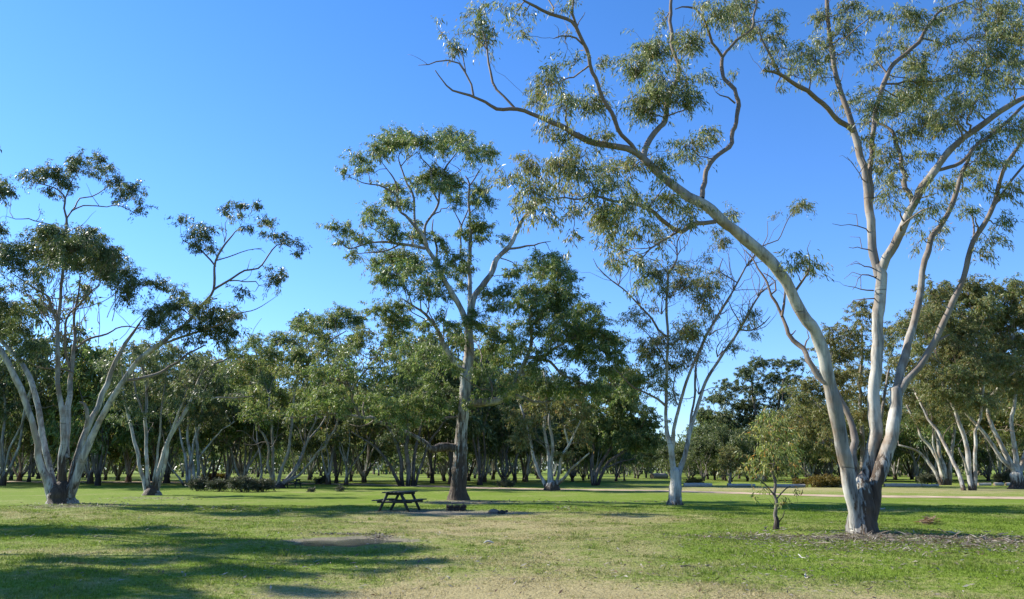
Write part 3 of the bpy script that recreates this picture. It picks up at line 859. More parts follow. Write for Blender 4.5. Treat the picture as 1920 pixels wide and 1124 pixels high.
Bt.t([(125, 410), (132, 400), (141, 388), (150, 372), (172, 369), (194, 357), (206, 345)], [4, 3.6, 3.2, 2.8, 2.2, 1.2], dz=1.3, sides=5)
Bt.t([(134, 396), (156, 386), (180, 386), (200, 388), (219, 385), (247, 397), (260, 405)], [3.2, 2.8, 2.4, 2, 1], dz=-1, sides=5)
Bt.t([(122, 374), (130, 352), (137, 335), (148, 318), (158, 307)], [3, 2.2, 1.2], dz=.5, sides=5)
Bt.t([(122, 436), (105, 424), (94, 422), (75, 417), (53, 413), (30, 410), (12, 404)], [3, 2.6, 2.2, 1], dz=-1, sides=5, jit=.05)
Bt.t([(122, 440), (140, 428), (155, 427)], [3, 2.2, 1.5], dz=.4, sides=5)
Bt.t([(124, 860), (125, 800), (130, 741), (134, 694), (139, 656), (141, 628), (138, 600), (146, 560), (150, 520)], [13, 12, 11, 9, 8, 6, 5, 4, 2.5], dz=1.2, dz0=.3, sides=9)
Bt.t([(139, 658), (156, 641), (178, 632), (200, 625), (218, 615), (240, 611), (262, 615)], [5.5, 5, 4, 3, 2], dz=1.5, sides=6, jit=.05)
Bt.t([(131, 690), (124, 668), (122, 640), (125, 597), (147, 572), (172, 547), (187, 535)], [7, 6, 6, 5, 4, 3, 2], dz=-1.5, sides=6)
Bt.t([(138, 700), (120, 693), (100, 692), (75, 690), (55, 680)], [5, 4, 3, 2], dz=-1, sides=5)
Bt.t([(127, 930), (133, 905), (141, 866), (162, 806), (184, 762), (200, 719), (219, 672), (235, 645), (251, 624), (266, 600), (287, 575)], [20, 17, 13, 12, 11.5, 10.5, 9, 8, 6, 3, 1.5], dz=1.8, dz0=.2, sides=10)
Bt.t([(160, 806), (166, 784), (164, 768), (158, 758), (150, 755)], [8, 8, 7, 4], dz=-.5, sides=7)
Bt.t([(130, 930), (140, 905), (153, 866), (175, 812), (206, 756), (234, 712), (259, 678), (300, 647), (328, 622), (353, 603), (381, 569), (400, 544), (403, 500), (409, 479), (428, 450), (440, 435), (452, 425)], [23, 19, 15, 13, 12, 11, 11, 10, 8, 7, 6, 6, 5, 4.5, 3.5, 2.5, 1.5], dz=-2.2, dz0=-.1, sides=10)
Bt.t([(404, 500), (395, 488), (387, 479), (378, 470), (369, 463), (350, 455), (342, 450)], [4, 3.5, 3, 1.5], dz=1, sides=5)
Bt.t([(400, 544), (415, 534), (431, 526), (459, 508), (484, 504), (503, 479), (519, 460), (540, 458)], [5, 4.5, 4, 3.5, 3, 2.4, 1.5], dz=-1.2, sides=6)
Bt.t([(431, 527), (447, 526), (465, 530), (481, 529), (486, 536), (478, 546)], [3, 2.6, 2, 1.2], dz=-.4, sides=5, jit=.05)
Bt.t([(405, 489), (437, 479), (465, 470), (490, 466)], [2.8, 2.2, 1.2], dz=.6, sides=5, jit=.05)
Bt.t([(420, 455), (424, 440), (422, 420), (432, 405)], [2.4, 1.8, 1], dz=.4, sides=4)
Bt.t([(234, 714), (266, 709), (300, 700), (319, 690), (344, 672), (366, 656), (385, 648)], [7, 6.5, 6, 5, 4, 3], dz=2, sides=7, jit=.05)
Bt.t([(302, 646), (337, 634), (381, 619), (419, 606), (440, 590)], [6, 5, 4, 2.5], dz=-1.2, sides=6)
Bt.t([(440, 592), (450, 588), (481, 579), (500, 568), (520, 555)], [2.5, 2, .8], dz=-.6, sides=4)
Bt.t([(384, 568), (395, 562), (407, 560)], [4, 3], dz=.1, sides=5)
for k in range(20):              # thin stems fanning up into the main crown
    x0, y0 = [(97, 584), (110, 600), (125, 598), (139, 640), (108, 640), (142, 580), (118, 560), (91, 560)][k % 8]
    x1 = rng.uniform(30, 250); y1 = rng.uniform(505, 545)
    bow = rng.normal(0, 10)
    pts = [(x0 + (x1 - x0) * t ** .8 + bow * math.sin(t * 3.1) + rng.normal(0, 2), y0 + (y1 - y0) * t ** 1.15 + 8 * math.sin(t * 3.1) * (abs(x1 - x0) > 60)) for t in (0, .2, .4, .6, .8, 1)]
    Bt.t(pts, [2.2, 1.6, .9], dz=rng.normal(0, 1.8), sides=5, jit=.05)
for k in range(13):              # bare upright twigs under the crown
    x, y = rng.uniform(60, 230), rng.uniform(590, 650)
    pts = [(x, y)]; a = math.radians(90 + (x - 125) * -.25 + rng.normal(0, 12)); L = rng.uniform(60, 110)
    for q_ in range(5):
        a += rng.normal(0, .16)
        pts.append((pts[-1][0] + math.cos(a) * L / 5, pts[-1][1] - math.sin(a) * L / 5))
    Bt.t(pts, [1.8, 1.4, .9], dz=rng.normal(0, 1), sides=4, jit=.03, name="branch")
Bt.c([(56, 332, 20, 15), (87, 322, 25, 14), (103, 335, 18, 18), (91, 361, 12, 12), (128, 349, 9, 20), (150, 301, 19, 13), (137, 316, 16, 16), (187, 304, 18, 13), (200, 319, 12, 14), (216, 341, 15, 15), (225, 363, 12, 16), (172, 324, 18, 9, .7), (250, 357, 12, 19), (262, 385, 11, 15), (266, 402, 7, 8), (231, 388, 8, 6, .7)], .9, spread=.5)
Bt.c([(6, 360, 16, 22), (4, 345, 14, 10), (4, 429, 9, 16), (0, 540, 10, 12), (-20, 480, 20, 40), (-30, 420, 20, 30), (-50, 520, 30, 40)], 1.1, spread=.8)
Bt.c([(72, 447, 31, 20), (100, 435, 34, 18), (47, 470, 34, 20), (19, 485, 22, 26), (94, 477, 40, 28), (131, 463, 36, 28), (169, 447, 24, 24), (175, 477, 36, 28), (144, 495, 36, 22), (194, 502, 30, 28), (214, 479, 16, 24), (210, 520, 18, 20), (62, 508, 22, 20), (75, 529, 13, 13), (97, 502, 26, 16), (242, 535, 20, 30), (247, 510, 10, 16), (237, 555, 13, 13), (34, 538, 18, 12)], 1.2, spread=1.4, deep=1.3)
Bt.c([(287, 532, 22, 11), (309, 535, 12, 10), (331, 547, 16, 15), (344, 562, 10, 12), (300, 583, 30, 18), (331, 577, 22, 16), (287, 598, 20, 13), (369, 579, 16, 13), (403, 582, 24, 16), (431, 591, 20, 16), (390, 600, 28, 15), (344, 617, 24, 15), (390, 619, 28, 15), (428, 622, 15, 24), (415, 640, 12, 12), (297, 607, 20, 13), (360, 640, 24, 12, .7), (320, 668, 20, 10, .7)], 1.15, spread=.9)
Bt.c([(337, 416, 15, 13), (375, 433, 25, 18), (369, 452, 18, 17), (395, 460, 12, 17), (359, 475, 9, 8, .6), (422, 394, 15, 9), (450, 393, 21, 11), (481, 397, 17, 13), (497, 416, 13, 15), (459, 427, 20, 10, .6), (506, 439, 13, 13), (528, 452, 17, 13), (553, 460, 13, 13), (562, 474, 7, 9), (512, 526, 18, 18, .6), (531, 516, 11, 13, .6), (456, 541, 13, 17, .6), (500, 507, 11, 10, .5), (440, 408, 12, 8, .6)], .95, spread=.5)
Bt.c([(19, 617, 22, 26), (47, 617, 21, 16), (62, 651, 24, 18), (87, 641, 15, 10, .7), (47, 672, 12, 12), (12, 572, 26, 20), (37, 586, 26, 16), (62, 572, 12, 12, .7), (-20, 600, 30, 40), (30, 640, 16, 12)], .9, spread=1.2)
twiggy(Bt, 60, (20, 60), 1.7, ymax=680)
Bt.build("gum_tree", "gum at left whose five pale stems fan up from one dark foot", None, BARK_P, LEAF_B, rough_h=2.8, rough_r=1.0, core=.5, thin0=0.13, thin1=0.06)

# ------------------------------------------------------------------ the big central gum
Cc = Traced(862, 938, grow=1.1, leaf=(0.19, 0.042), cover=2.0, per=30, sag=.95, spray=.5)
Cc.t([(858, 946), (858, 932), (859, 915), (861, 885), (864, 830), (867, 785), (872, 735), (874, 702), (878, 677), (880, 643), (878, 612)], [42, 37, 32, 29, 25, 22, 21, 21, 19, 17, 14], name="trunk", sides=20, flare=.12, jit=0, step=.14, dz0=0)
Cc.t([(879, 618), (863, 577), (857, 565), (835, 529), (819, 495), (801, 467), (797, 448), (779, 426), (760, 404), (747, 395), (746, 360), (738, 335), (729, 322), (713, 301)], [14, 12, 12, 11, 10, 9, 8, 6.5, 5.5, 4, 3.5, 3, 2.4, 1.5], dz=-1.6, sides=9)
Cc.t([(876, 706), (868, 696), (855, 685), (840, 660), (830, 643), (820, 618), (797, 589), (772, 572), (755, 560)], [14, 13, 12, 11, 10, 8, 6, 4, 2], dz=-2.4, sides=8)
Cc.t([(820, 618), (812, 600), (800, 600), (780, 590), (765, 580)], [5, 4, 3, 1.5], dz=.6, sides=5)
Cc.t([(799, 464), (796, 440), (797, 423), (810, 404), (822, 382), (826, 351), (835, 317), (848, 298), (860, 282)], [7, 6.5, 6, 6, 5, 4.5, 4, 3, 2], dz=1.5, sides=7)
Cc.t([(823, 380), (815, 366), (811, 354), (808, 330), (807, 314), (791, 298), (786, 285)], [4.5, 4, 3.6, 3, 2.2, 1.4], dz=-.6, sides=6)
Cc.t([(826, 352), (842, 338), (856, 325), (866, 318)], [3, 2.2, 1.4], dz=.7, sides=5)
Cc.t([(779, 427), (777, 404), (776, 373), (770, 355), (763, 345), (751, 311), (747, 297), (750, 285)], [5.5, 5.2, 5, 4.5, 4, 3, 2, 1.4], dz=1.2, sides=6)
Cc.t([(752, 312), (762, 300), (772, 292), (778, 284)], [2.6, 2, 1.2], dz=.4, sides=5)
Cc.t([(752, 397), (748, 380), (744, 367), (728, 356), (710, 348), (695, 346), (679, 342), (665, 336), (654, 331)], [4, 3.6, 3.4, 3, 2.4, 2, 1.2], dz=-1, sides=6)
Cc.t([(694, 346), (692, 330), (688, 322)], [2, 1.4], dz=.2, sides=5)
Cc.t([(797, 467), (775, 461), (747, 458), (728, 455), (710, 454), (685, 458), (654, 467), (640, 455), (622, 441)], [7, 6.5, 6, 5, 4.5, 3.6, 2.6, 1.8, 1.2], dz=-1.8, sides=7)
Cc.t([(747, 460), (730, 468), (710, 473), (690, 474), (669, 476)], [4, 3.6, 3, 1.5], dz=.6, sides=5)
Cc.t([(735, 454), (718, 442), (704, 432), (685, 423)], [3, 2.4, 1.4], dz=.5, sides=5)
Cc.t([(818, 490), (819, 470), (817, 458), (813, 440), (810, 428), (812, 412)], [5, 4.6, 4, 3, 2], dz=1, sides=6)
Cc.t([(878, 614), (881, 580), (882, 539), (880, 501), (882, 464), (883, 430), (882, 415), (879, 382), (880, 345), (872, 330)], [11, 10, 9, 8.5, 8, 7, 6, 5, 4, 2.5], dz=1.6, sides=9)
Cc.t([(880, 350), (890, 334), (897, 323), (905, 312)], [3.6, 2.8, 1.5], dz=.8, sides=5)
Cc.t([(881, 385), (876, 398), (870, 412), (865, 426), (864, 450), (863, 476)], [2.8, 3, 3.4, 3.6, 3.8], dz=-.4, sides=5)
Cc.t([(866, 425), (856, 405), (848, 388)], [3, 1.5], dz=-.3, sides=5)
Cc.t([(880, 610), (885, 572), (897, 545), (919, 517), (932, 485), (954, 464), (972, 429), (985, 407), (1000, 392), (1015, 380)], [15, 14, 13, 12, 11, 9, 8, 7, 5, 3], dz=1.2, sides=9)
Cc.t([(936, 482), (950, 472), (966, 467), (988, 461), (1012, 457), (1033, 453)], [7, 6, 5, 3.5, 1.5], dz=-1, sides=6, jit=.05)
Cc.t([(975, 425), (970, 410), (966, 395), (955, 385)], [3.4, 2.6, 1.2], dz=.5, sides=5)
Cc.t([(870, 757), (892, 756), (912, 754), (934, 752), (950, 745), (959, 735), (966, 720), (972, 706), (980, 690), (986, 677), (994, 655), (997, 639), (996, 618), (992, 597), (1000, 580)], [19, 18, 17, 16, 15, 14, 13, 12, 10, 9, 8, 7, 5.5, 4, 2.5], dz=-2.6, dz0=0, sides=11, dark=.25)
Cc.t([(975, 704), (990, 702), (1002, 701)], [12, 10, 8], dz=-.2, sides=7)
Cc.t([(988, 672), (1004, 670), (1022, 668), (1036, 656), (1051, 647), (1076, 635), (1095, 625)], [9, 8, 8, 6.5, 5, 3.5, 2], dz=-1.5, sides=7)
Cc.t([(955, 742), (970, 742), (984, 747), (1000, 754), (1017, 756), (1035, 752)], [10, 9, 8, 6, 3], dz=1, sides=7, jit=.05)
Cc.t([(1000, 676), (1015, 674), (1030, 677), (1042, 690), (1055, 702), (1088, 718), (1117, 727), (1140, 728)], [7, 7, 6.5, 6, 5.5, 4, 3, 2], dz=-1, sides=7)
Cc.t([(892, 676), (905, 690), (916, 705), (922, 725), (923, 745)], [4, 3.5, 3.5, 4], dz=-1, sides=6)
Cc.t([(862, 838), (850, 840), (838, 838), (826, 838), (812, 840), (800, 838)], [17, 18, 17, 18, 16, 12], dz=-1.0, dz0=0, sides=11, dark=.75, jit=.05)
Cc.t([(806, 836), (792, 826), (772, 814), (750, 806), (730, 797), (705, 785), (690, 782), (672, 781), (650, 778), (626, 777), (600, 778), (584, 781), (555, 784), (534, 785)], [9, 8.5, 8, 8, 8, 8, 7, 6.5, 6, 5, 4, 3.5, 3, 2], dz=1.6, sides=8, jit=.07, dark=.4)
Cc.t([(704, 786), (690, 796), (672, 800), (655, 796)], [5, 4, 3, 2], dz=.6, sides=6)
Cc.t([(674, 781), (668, 768), (659, 752), (662, 738), (655, 722), (648, 710), (640, 690)], [7, 6.5, 6, 5, 5, 4, 3], dz=-1, sides=7, jit=.06)
Cc.t([(655, 722), (635, 715), (615, 706), (600, 690)], [4, 3.5, 2.5, 1.5], dz=-.8, sides=5, jit=.05)
Cc.t([(684, 783), (680, 768), (682, 756)], [5, 4, 3], dz=.2, sides=6)
Cc.t([(866, 782), (850, 783), (830, 786), (805, 788), (785, 784), (765, 782)], [5, 5, 4.5, 4, 3.5, 2], dz=-1.4, sides=6, jit=.06)
Cc.t([(801, 787), (795, 797), (803, 801)], [3.5, 2.5], dz=-.1, sides=5)
for k in range(16):
    x, y = [(772, 572), (800, 590), (835, 652), (905, 690), (997, 640), (1047, 650), (1060, 642), (996, 615), (795, 588), (660, 738), (648, 710), (640, 715), (992, 597), (1030, 662), (815, 606), (1080, 633)][k]
    a = math.radians(rng.uniform(40, 140)); L = rng.uniform(40, 80)
    pts = [(x, y)]
    for q_ in range(5):
        a += rng.normal(0, .25); pts.append((pts[-1][0] + math.cos(a) * L / 5, pts[-1][1] - math.sin(a) * L / 5))
    Cc.t(pts, [3.2, 2.4, 1.2], dz=rng.normal(0, .8), sides=4, jit=.04, name="branch")
Cc.c([(741, 254, 30, 15), (726, 267, 24, 15), (707, 286, 19, 14), (760, 267, 22, 17), (785, 267, 22, 19), (819, 270, 22, 15), (841, 254, 25, 15), (860, 261, 25, 19), (879, 276, 22, 24), (888, 293, 22, 19), (835, 280, 22, 13), (913, 292, 16, 17), (676, 301, 15, 17), (685, 317, 15, 11), (647, 320, 9, 9), (666, 323, 15, 8), (701, 341, 9, 5, .6), (735, 270, 34, 18)], 1.05, spread=1.5)
Cc.c([(819, 327, 30, 17), (841, 334, 24, 19), (797, 340, 24, 17), (776, 344, 15, 13), (851, 352, 22, 19), (826, 349, 22, 15), (729, 355, 17, 13), (747, 356, 15, 10), (735, 377, 20, 15), (754, 384, 13, 15), (854, 380, 11, 19), (897, 359, 19, 17), (910, 377, 13, 19), (888, 380, 8, 17), (800, 360, 16, 10, .6)], 1.0, spread=1.2)
Cc.c([(701, 399, 22, 15), (685, 410, 15, 12), (722, 418, 19, 15), (744, 437, 10, 19), (716, 437, 17, 10), (622, 426, 15, 8), (654, 432, 17, 12), (663, 445, 17, 12), (638, 451, 12, 9), (685, 451, 12, 9), (660, 479, 12, 13), (710, 468, 17, 7, .7), (779, 443, 19, 15), (797, 439, 12, 12), (826, 449, 15, 19), (832, 465, 10, 15), (779, 420, 15, 8, .7)], 1.0, spread=.8)
Cc.c([(885, 430, 22, 19), (897, 449, 15, 10), (913, 426, 13, 13), (866, 439, 7, 17), (944, 452, 10, 12, .7), (890, 415, 16, 10)], 1.05, spread=.5)
Cc.c([(760, 480, 26, 15), (735, 487, 24, 17), (704, 499, 21, 15), (729, 515, 26, 19), (763, 512, 30, 22), (710, 530, 17, 12), (747, 534, 22, 13), (779, 493, 21, 17), (854, 487, 26, 17), (869, 505, 19, 19), (841, 515, 19, 13), (804, 530, 26, 17), (797, 552, 26, 15), (826, 549, 21, 15), (869, 543, 17, 15), (822, 505, 20, 12)], 1.1, spread=1.8)
Cc.c([(1013, 487, 22, 15), (1041, 490, 22, 15), (982, 500, 19, 14), (1022, 509, 30, 17), (1054, 515, 19, 19), (960, 513, 15, 12), (1072, 538, 14, 17), (1029, 543, 34, 17), (991, 550, 26, 14), (951, 544, 22, 13), (919, 553, 17, 12), (1054, 558, 26, 14), (938, 576, 19, 12), (1042, 576, 30, 17), (1092, 584, 26, 15), (1122, 605, 22, 19), (1055, 608, 34, 19), (1097, 625, 34, 19), (1142, 637, 15, 19), (1005, 584, 22, 17), (972, 571, 22, 12), (1120, 650, 20, 14)], 1.15, spread=1.8, deep=1.3)
Cc.c([(884, 605, 17, 14), (897, 620, 17, 17), (922, 620, 30, 19), (942, 641, 26, 19), (917, 654, 24, 15), (934, 676, 17, 12), (809, 627, 13, 10, .7), (826, 597, 17, 12), (797, 612, 17, 10), (960, 660, 22, 14), (845, 610, 14, 10)], 1.15, spread=1.5)
Cc.c([(880, 746, 17, 12), (872, 756, 14, 10), (842, 756, 17, 10), (855, 768, 16, 9, .8), (900, 738, 16, 9, .8)], 1.0, spread=.4)
Cc.c([(1022, 660, 22, 12), (1072, 664, 26, 17), (1105, 677, 26, 19), (1140, 690, 20, 14), (1084, 725, 30, 18), (1042, 733, 26, 15), (1120, 735, 26, 16), (1060, 700, 20, 12, .7)], 1.1, spread=1.2)
Cc.c([(600, 740, 26, 16), (640, 735, 24, 16), (620, 760, 24, 12, .8), (580, 766, 22, 12, .8), (660, 700, 22, 14), (690, 750, 24, 15), (720, 765, 24, 14), (640, 690, 22, 14), (550, 770, 20, 10, .8), (600, 700, 20, 14)], .9, spread=1.2)
Cc.c([(735, 780, 24, 14), (765, 790, 24, 14), (700, 765, 26, 14), (640, 762, 26, 13), (760, 760, 28, 16), (610, 745, 24, 14), (575, 755, 22, 12), (800, 765, 24, 14), (790, 750, 26, 15), (820, 775, 22, 12)], .9, spread=1.0)
twiggy(Cc, 60, (20, 60), 1.8, ymax=720)
Cc.c([(760, 645, 26, 16), (800, 660, 26, 16), (835, 672, 20, 14), (770, 690, 28, 16), (735, 670, 24, 15), (820, 715, 24, 15), (850, 690, 16, 12), (905, 700, 22, 14), (945, 715, 24, 14), (960, 690, 20, 14), (1000, 690, 24, 15), (1015, 720, 24, 15), (975, 640, 24, 15), (1000, 620, 26, 16), (960, 610, 24, 16), (1040, 640, 24, 14), (900, 590, 20, 14), (860, 640, 14, 12), (885, 690, 14, 10), (1150, 670, 22, 16), (1175, 700, 20, 14), (1130, 700, 24, 15)], 1.0, spread=1.8)
Cc.c([(1010, 600, 26, 16), (1050, 590, 26, 16), (1085, 610, 26, 16), (1120, 625, 24, 16), (1150, 645, 22, 16), (1070, 630, 26, 16), (1030, 625, 24, 15), (1100, 655, 26, 16), (1165, 690, 22, 16), (1190, 715, 20, 14), (985, 655, 22, 14), (940, 740, 20, 10, .8), (970, 722, 20, 12, .8), (1060, 560, 26, 15), (1005, 560, 26, 15)], 1.15, spread=1.6)
Cc.build("gum_tree", "tallest dark gum in the middle with rough stocking trunk and a broken low limb", None, BARK_P, LEAF_C, rough_h=5.2, rough_r=.92, thin0=0.13, thin1=0.04)

# ------------------------------------------------------------------ the thin see-through gum
F = Traced(1265, 947, leaf=(0.16, 0.034), cover=1.35, per=18, sag=1.1, spray=.5)
F.t([(1265, 953), (1265, 940), (1266, 919), (1267, 899), (1266, 882)], [25, 23, 22, 21, 18], name="trunk", sides=16, flare=.25, jit=0, step=.1)
F.t([(1266, 905), (1261, 869), (1258, 838), (1253, 820), (1249, 800), (1249, 760), (1250, 704), (1252, 626), (1250, 579), (1253, 516), (1262, 500), (1269, 485), (1270, 454), (1281, 435), (1290, 420)], [14, 13, 12, 10, 8.5, 7.5, 6.5, 6, 5.5, 5, 4.2, 3.5, 2.8, 2, 1.2], dz=-.8, dz0=0, sides=10)
F.t([(1260, 842), (1263, 820), (1264, 805), (1271, 770), (1280, 740), (1291, 701), (1319, 641), (1344, 594), (1366, 560), (1381, 532), (1403, 494), (1412, 482), (1420, 465)], [10, 9, 8, 7.2, 6.5, 6, 5.6, 5, 4.4, 3.6, 3, 2.3, 1.5], dz=-2, sides=9)
F.t([(1270, 900), (1276, 880), (1283, 859), (1291, 824), (1297, 800), (1308, 762), (1328, 707), (1350, 672), (1378, 632), (1397, 601), (1428, 547), (1440, 540), (1453, 529)], [12.5, 12, 11, 10, 9, 7.8, 6.8, 6, 5.2, 4.4, 3.4, 2.4, 1.5], dz=1.8, dz0=0, sides=10)
F.t([(1293, 815), (1296, 780), (1302, 745), (1307, 675), (1322, 640), (1334, 615)], [6, 5.5, 5, 4, 3, 2], dz=.8, sides=6)
F.t([(1252, 632), (1234, 619), (1222, 597), (1194, 569), (1175, 547), (1150, 529), (1130, 512), (1119, 500), (1112, 485)], [5, 5, 4.5, 4, 3.5, 3, 2.4, 2, 1.2], dz=-1.6, sides=6)
F.t([(1253, 514), (1242, 500), (1234, 491), (1224, 488), (1214, 484)], [3, 2.5, 1.5], dz=-.5, sides=5)
F.t([(1382, 530), (1365, 520), (1350, 510), (1352, 495), (1356, 484)], [3, 2.4, 1.4], dz=.7, sides=5)
F.t([(1386, 618), (1400, 620), (1419, 616), (1434, 605), (1444, 593)], [4, 3.4, 2.8, 1.5], dz=-.6, sides=5)
F.t([(1390, 610), (1380, 592), (1372, 579), (1366, 565)], [3, 2.4, 1.4], dz=.6, sides=5)
F.t([(1406, 492), (1428, 463), (1445, 456), (1459, 451), (1472, 422), (1484, 401), (1494, 390)], [3, 2.8, 2.5, 2.2, 1.8, 1.2], dz=1, sides=5)
F.t([(1428, 464), (1440, 440), (1438, 415)], [1.8, 1], dz=.3, sides=4)
F.t([(1249, 762), (1232, 748), (1213, 739), (1188, 727), (1176, 715), (1163, 702), (1150, 690)], [5.5, 5, 4.5, 3.5, 2.8, 2], dz=-.8, sides=6)
F.t([(1250, 690), (1238, 660), (1225, 640), (1210, 622), (1195, 610)], [3.5, 2.8, 2, 1.2], dz=.8, sides=5)
F.t([(1270, 760), (1262, 730), (1268, 700)], [3.5, 2.5], dz=.3, sides=5)
for k in range(95):              # long bare twigs
    bx, by = [(1240, 590), (1200, 575), (1255, 560), (1350, 590), (1375, 545), (1395, 605), (1420, 555), (1330, 630), (1290, 690), (1310, 740), (1160, 535), (1400, 500), (1415, 620), (1270, 480), (1345, 670), (1252, 650)][k % 16]
    a = math.radians(rng.uniform(50, 125) - (bx - 1290) * .12); L = rng.uniform(45, 105)
    pts = [(bx, by)]
    for q_ in range(6):
        a += rng.normal(0, .34); pts.append((pts[-1][0] + math.cos(a) * L / 6, pts[-1][1] - math.sin(a) * L / 6))
    F.t(pts, [1.7, 1.3, 1.0, .6], dz=rng.normal(0, 1.0), sides=4, jit=.06, name="branch")
F.c([(1275, 504, 26, 17), (1287, 507, 22, 13), (1237, 516, 22, 21), (1241, 547, 17, 21), (1275, 535, 22, 21), (1219, 510, 17, 21), (1328, 535, 30, 26), (1325, 560, 26, 21), (1303, 535, 17, 17), (1344, 513, 13, 9), (1325, 485, 10, 9), (1319, 579, 17, 13), (1287, 619, 32, 22), (1275, 635, 30, 22), (1300, 635, 22, 17), (1237, 641, 22, 22), (1209, 635, 17, 17), (1219, 660, 22, 22), (1275, 663, 26, 17), (1231, 688, 26, 17), (1300, 666, 17, 17), (1191, 588, 17, 13), (1178, 597, 13, 13), (1219, 579, 10, 13), (1412, 591, 15, 12), (1397, 610, 17, 12), (1381, 651, 17, 13), (1409, 626, 13, 10)], 1.0, .15, spread=1.0)
F.c([(1503, 385, 18, 9, 1.5), (1491, 388, 15, 9, 1.3), (1514, 391, 9, 7, 1.2), (1366, 404, 16, 14), (1338, 435, 12, 10), (1350, 454, 16, 16), (1241, 447, 16, 16), (1459, 404, 6, 6), (1209, 606, 16, 13), (1213, 664, 17, 17), (1222, 727, 15, 14), (1205, 760, 12, 12), (1263, 745, 17, 16), (1245, 720, 16, 14), (1330, 600, 16, 14), (1190, 690, 12, 12), (1268, 690, 22, 16), (1225, 700, 18, 14)], 1.0, .12, spread=.8)
F.build("gum_tree", "slender see-through gum with thin bare twigs and knobbly white foot", None, BARK_P, LEAF_R, rough_h=.5, rough_r=.6, thin0=0.085, thin1=0.05)

# ------------------------------------------------------------------ the saplings
G = Traced(1455, 992, leaf=(0.14, 0.034), cover=1.35, per=12, sag=1.1, spray=.3)
G.t([(1455, 997), (1455, 980), (1455, 960), (1455, 939), (1452, 907), (1451, 879), (1448, 840), (1445, 800), (1443, 770)], [9.5, 8, 6.5, 6, 5, 4, 3, 2, 1.2], name="trunk", sides=9, flare=.4, jit=.03, step=.1)
G.t([(1457, 984), (1463, 976), (1468, 970), (1471, 958)], [3, 2.4, 1.5], dz=-.05, sides=5, name="branch")
G.t([(1453, 930), (1443, 918), (1434, 908), (1424, 900)], [4, 3.4, 2.8, 2], dz=-.2, sides=6, name="branch")
G.t([(1456, 936), (1464, 926), (1473, 917), (1482, 912)], [3.6, 3, 2], dz=.2, sides=5, name="branch")
G.t([(1452, 905), (1462, 890), (1474, 875)], [3, 2], dz=.2, sides=5, name="branch")
for k in range(6):
    x = 1440 + k * 11
    G.t([(1455, 950), ((1455 + x) / 2, 945), (x, 935 + 4 * (k % 3))], [1.5, 1.1, .7], dz=rng.normal(0, .2), sides=4, name="branch")
G.c([(1442, 776, 18, 13, .8), (1449, 800, 28, 20), (1431, 822, 26, 24), (1464, 824, 28, 22), (1449, 847, 34, 24), (1420, 862, 22, 18), (1476, 850, 22, 18), (1405, 880, 14, 16), (1449, 877, 30, 18), (1479, 877, 20, 18), (1428, 890, 20, 12)], .9, .08, spread=.25)
G.c([(1416, 933, 5, 10), (1468, 934, 20, 9), (1494, 927, 14, 12), (1480, 940, 12, 8), (1430, 915, 8, 8)], .35, .1, spread=.15)
G.build("sapling", "young sapling with thin dark stem standing alone in the grass at right", None, BARK_D, LEAF_N, rough_h=.5, rough_r=.8, thin0=.03, thin1=.012, category="sapling")

G2 = Traced(1369, 911, leaf=(0.22, 0.06), cover=1.8, per=18, spray=.4)
G2.t([(1369, 914), (1368, 900), (1370, 880), (1371, 850)], [6, 5, 4, 2], name="trunk", sides=8, jit=.03)
G2.t([(1369, 893), (1362, 888), (1357, 880)], [3, 2], dz=-.2, sides=5, name="branch")
G2.c([(1372, 842, 14, 9, .9), (1365, 856, 18, 13), (1382, 858, 16, 14), (1360, 874, 14, 14), (1378, 876, 18, 13), (1354, 888, 9, 9), (1390, 880, 10, 10)], 1.1, .3, spread=.3)
G2.build("sapling", "small rounded sapling behind a grey log, left of the taller sapling", None, BARK_M, LEAF_R, rough_h=.3, thin0=.05, thin1=.02, category="sapling")
# ------------------------------------------------------------------ middle-distance trees the photo lets one tell apart
def stems(T, lst, w=(8, 3), sides=7, name="limb"):
    for pts in lst:
        k = w if not isinstance(pts[0], (int, float)) else pts[:2]
        p = pts if not isinstance(pts[0], (int, float)) else pts[2]
        T.t(p, [k[0], (k[0] + k[1]) / 2, k[1]], dz=rng.normal(0, 1.8), sides=sides, jit=.05, step=.5)

MIDLEAF = dict(tw=.3, grow=1.1, leaf=(0.24, 0.062), per=26, sag=.9, spray=.6)
# second gum from the left
K = Traced(284, 929, cover=1.6, **MIDLEAF)
K.t([(284, 934), (284, 926), (284, 919), (284, 911)], [32, 30, 22, 4], name="trunk", sides=14, flare=.15, jit=0, step=.15)
stems(K, [(10, 3, [(275, 925), (269, 900), (259, 856), (247, 806), (234, 756), (231, 725), (228, 690)]), (9, 3, [(280, 920), (275, 881), (275, 819), (272, 762), (275, 719), (268, 690), (262, 665)]),
          (11, 3, [(292, 925), (300, 875), (316, 831), (337, 787), (356, 750), (375, 709), (387, 690), (419, 678), (430, 670)]), (5, 2, [(360, 742), (384, 747), (410, 746), (437, 747), (478, 744)]),
          (7, 2, [(296, 920), (312, 865), (318, 822), (336, 770), (350, 735), (356, 705)]), (6, 2, [(287, 915), (293, 868), (300, 815), (304, 760), (310, 720)]), (5, 2, [(270, 780), (258, 740), (250, 700), (245, 670)])])
twiggy(K, 22)
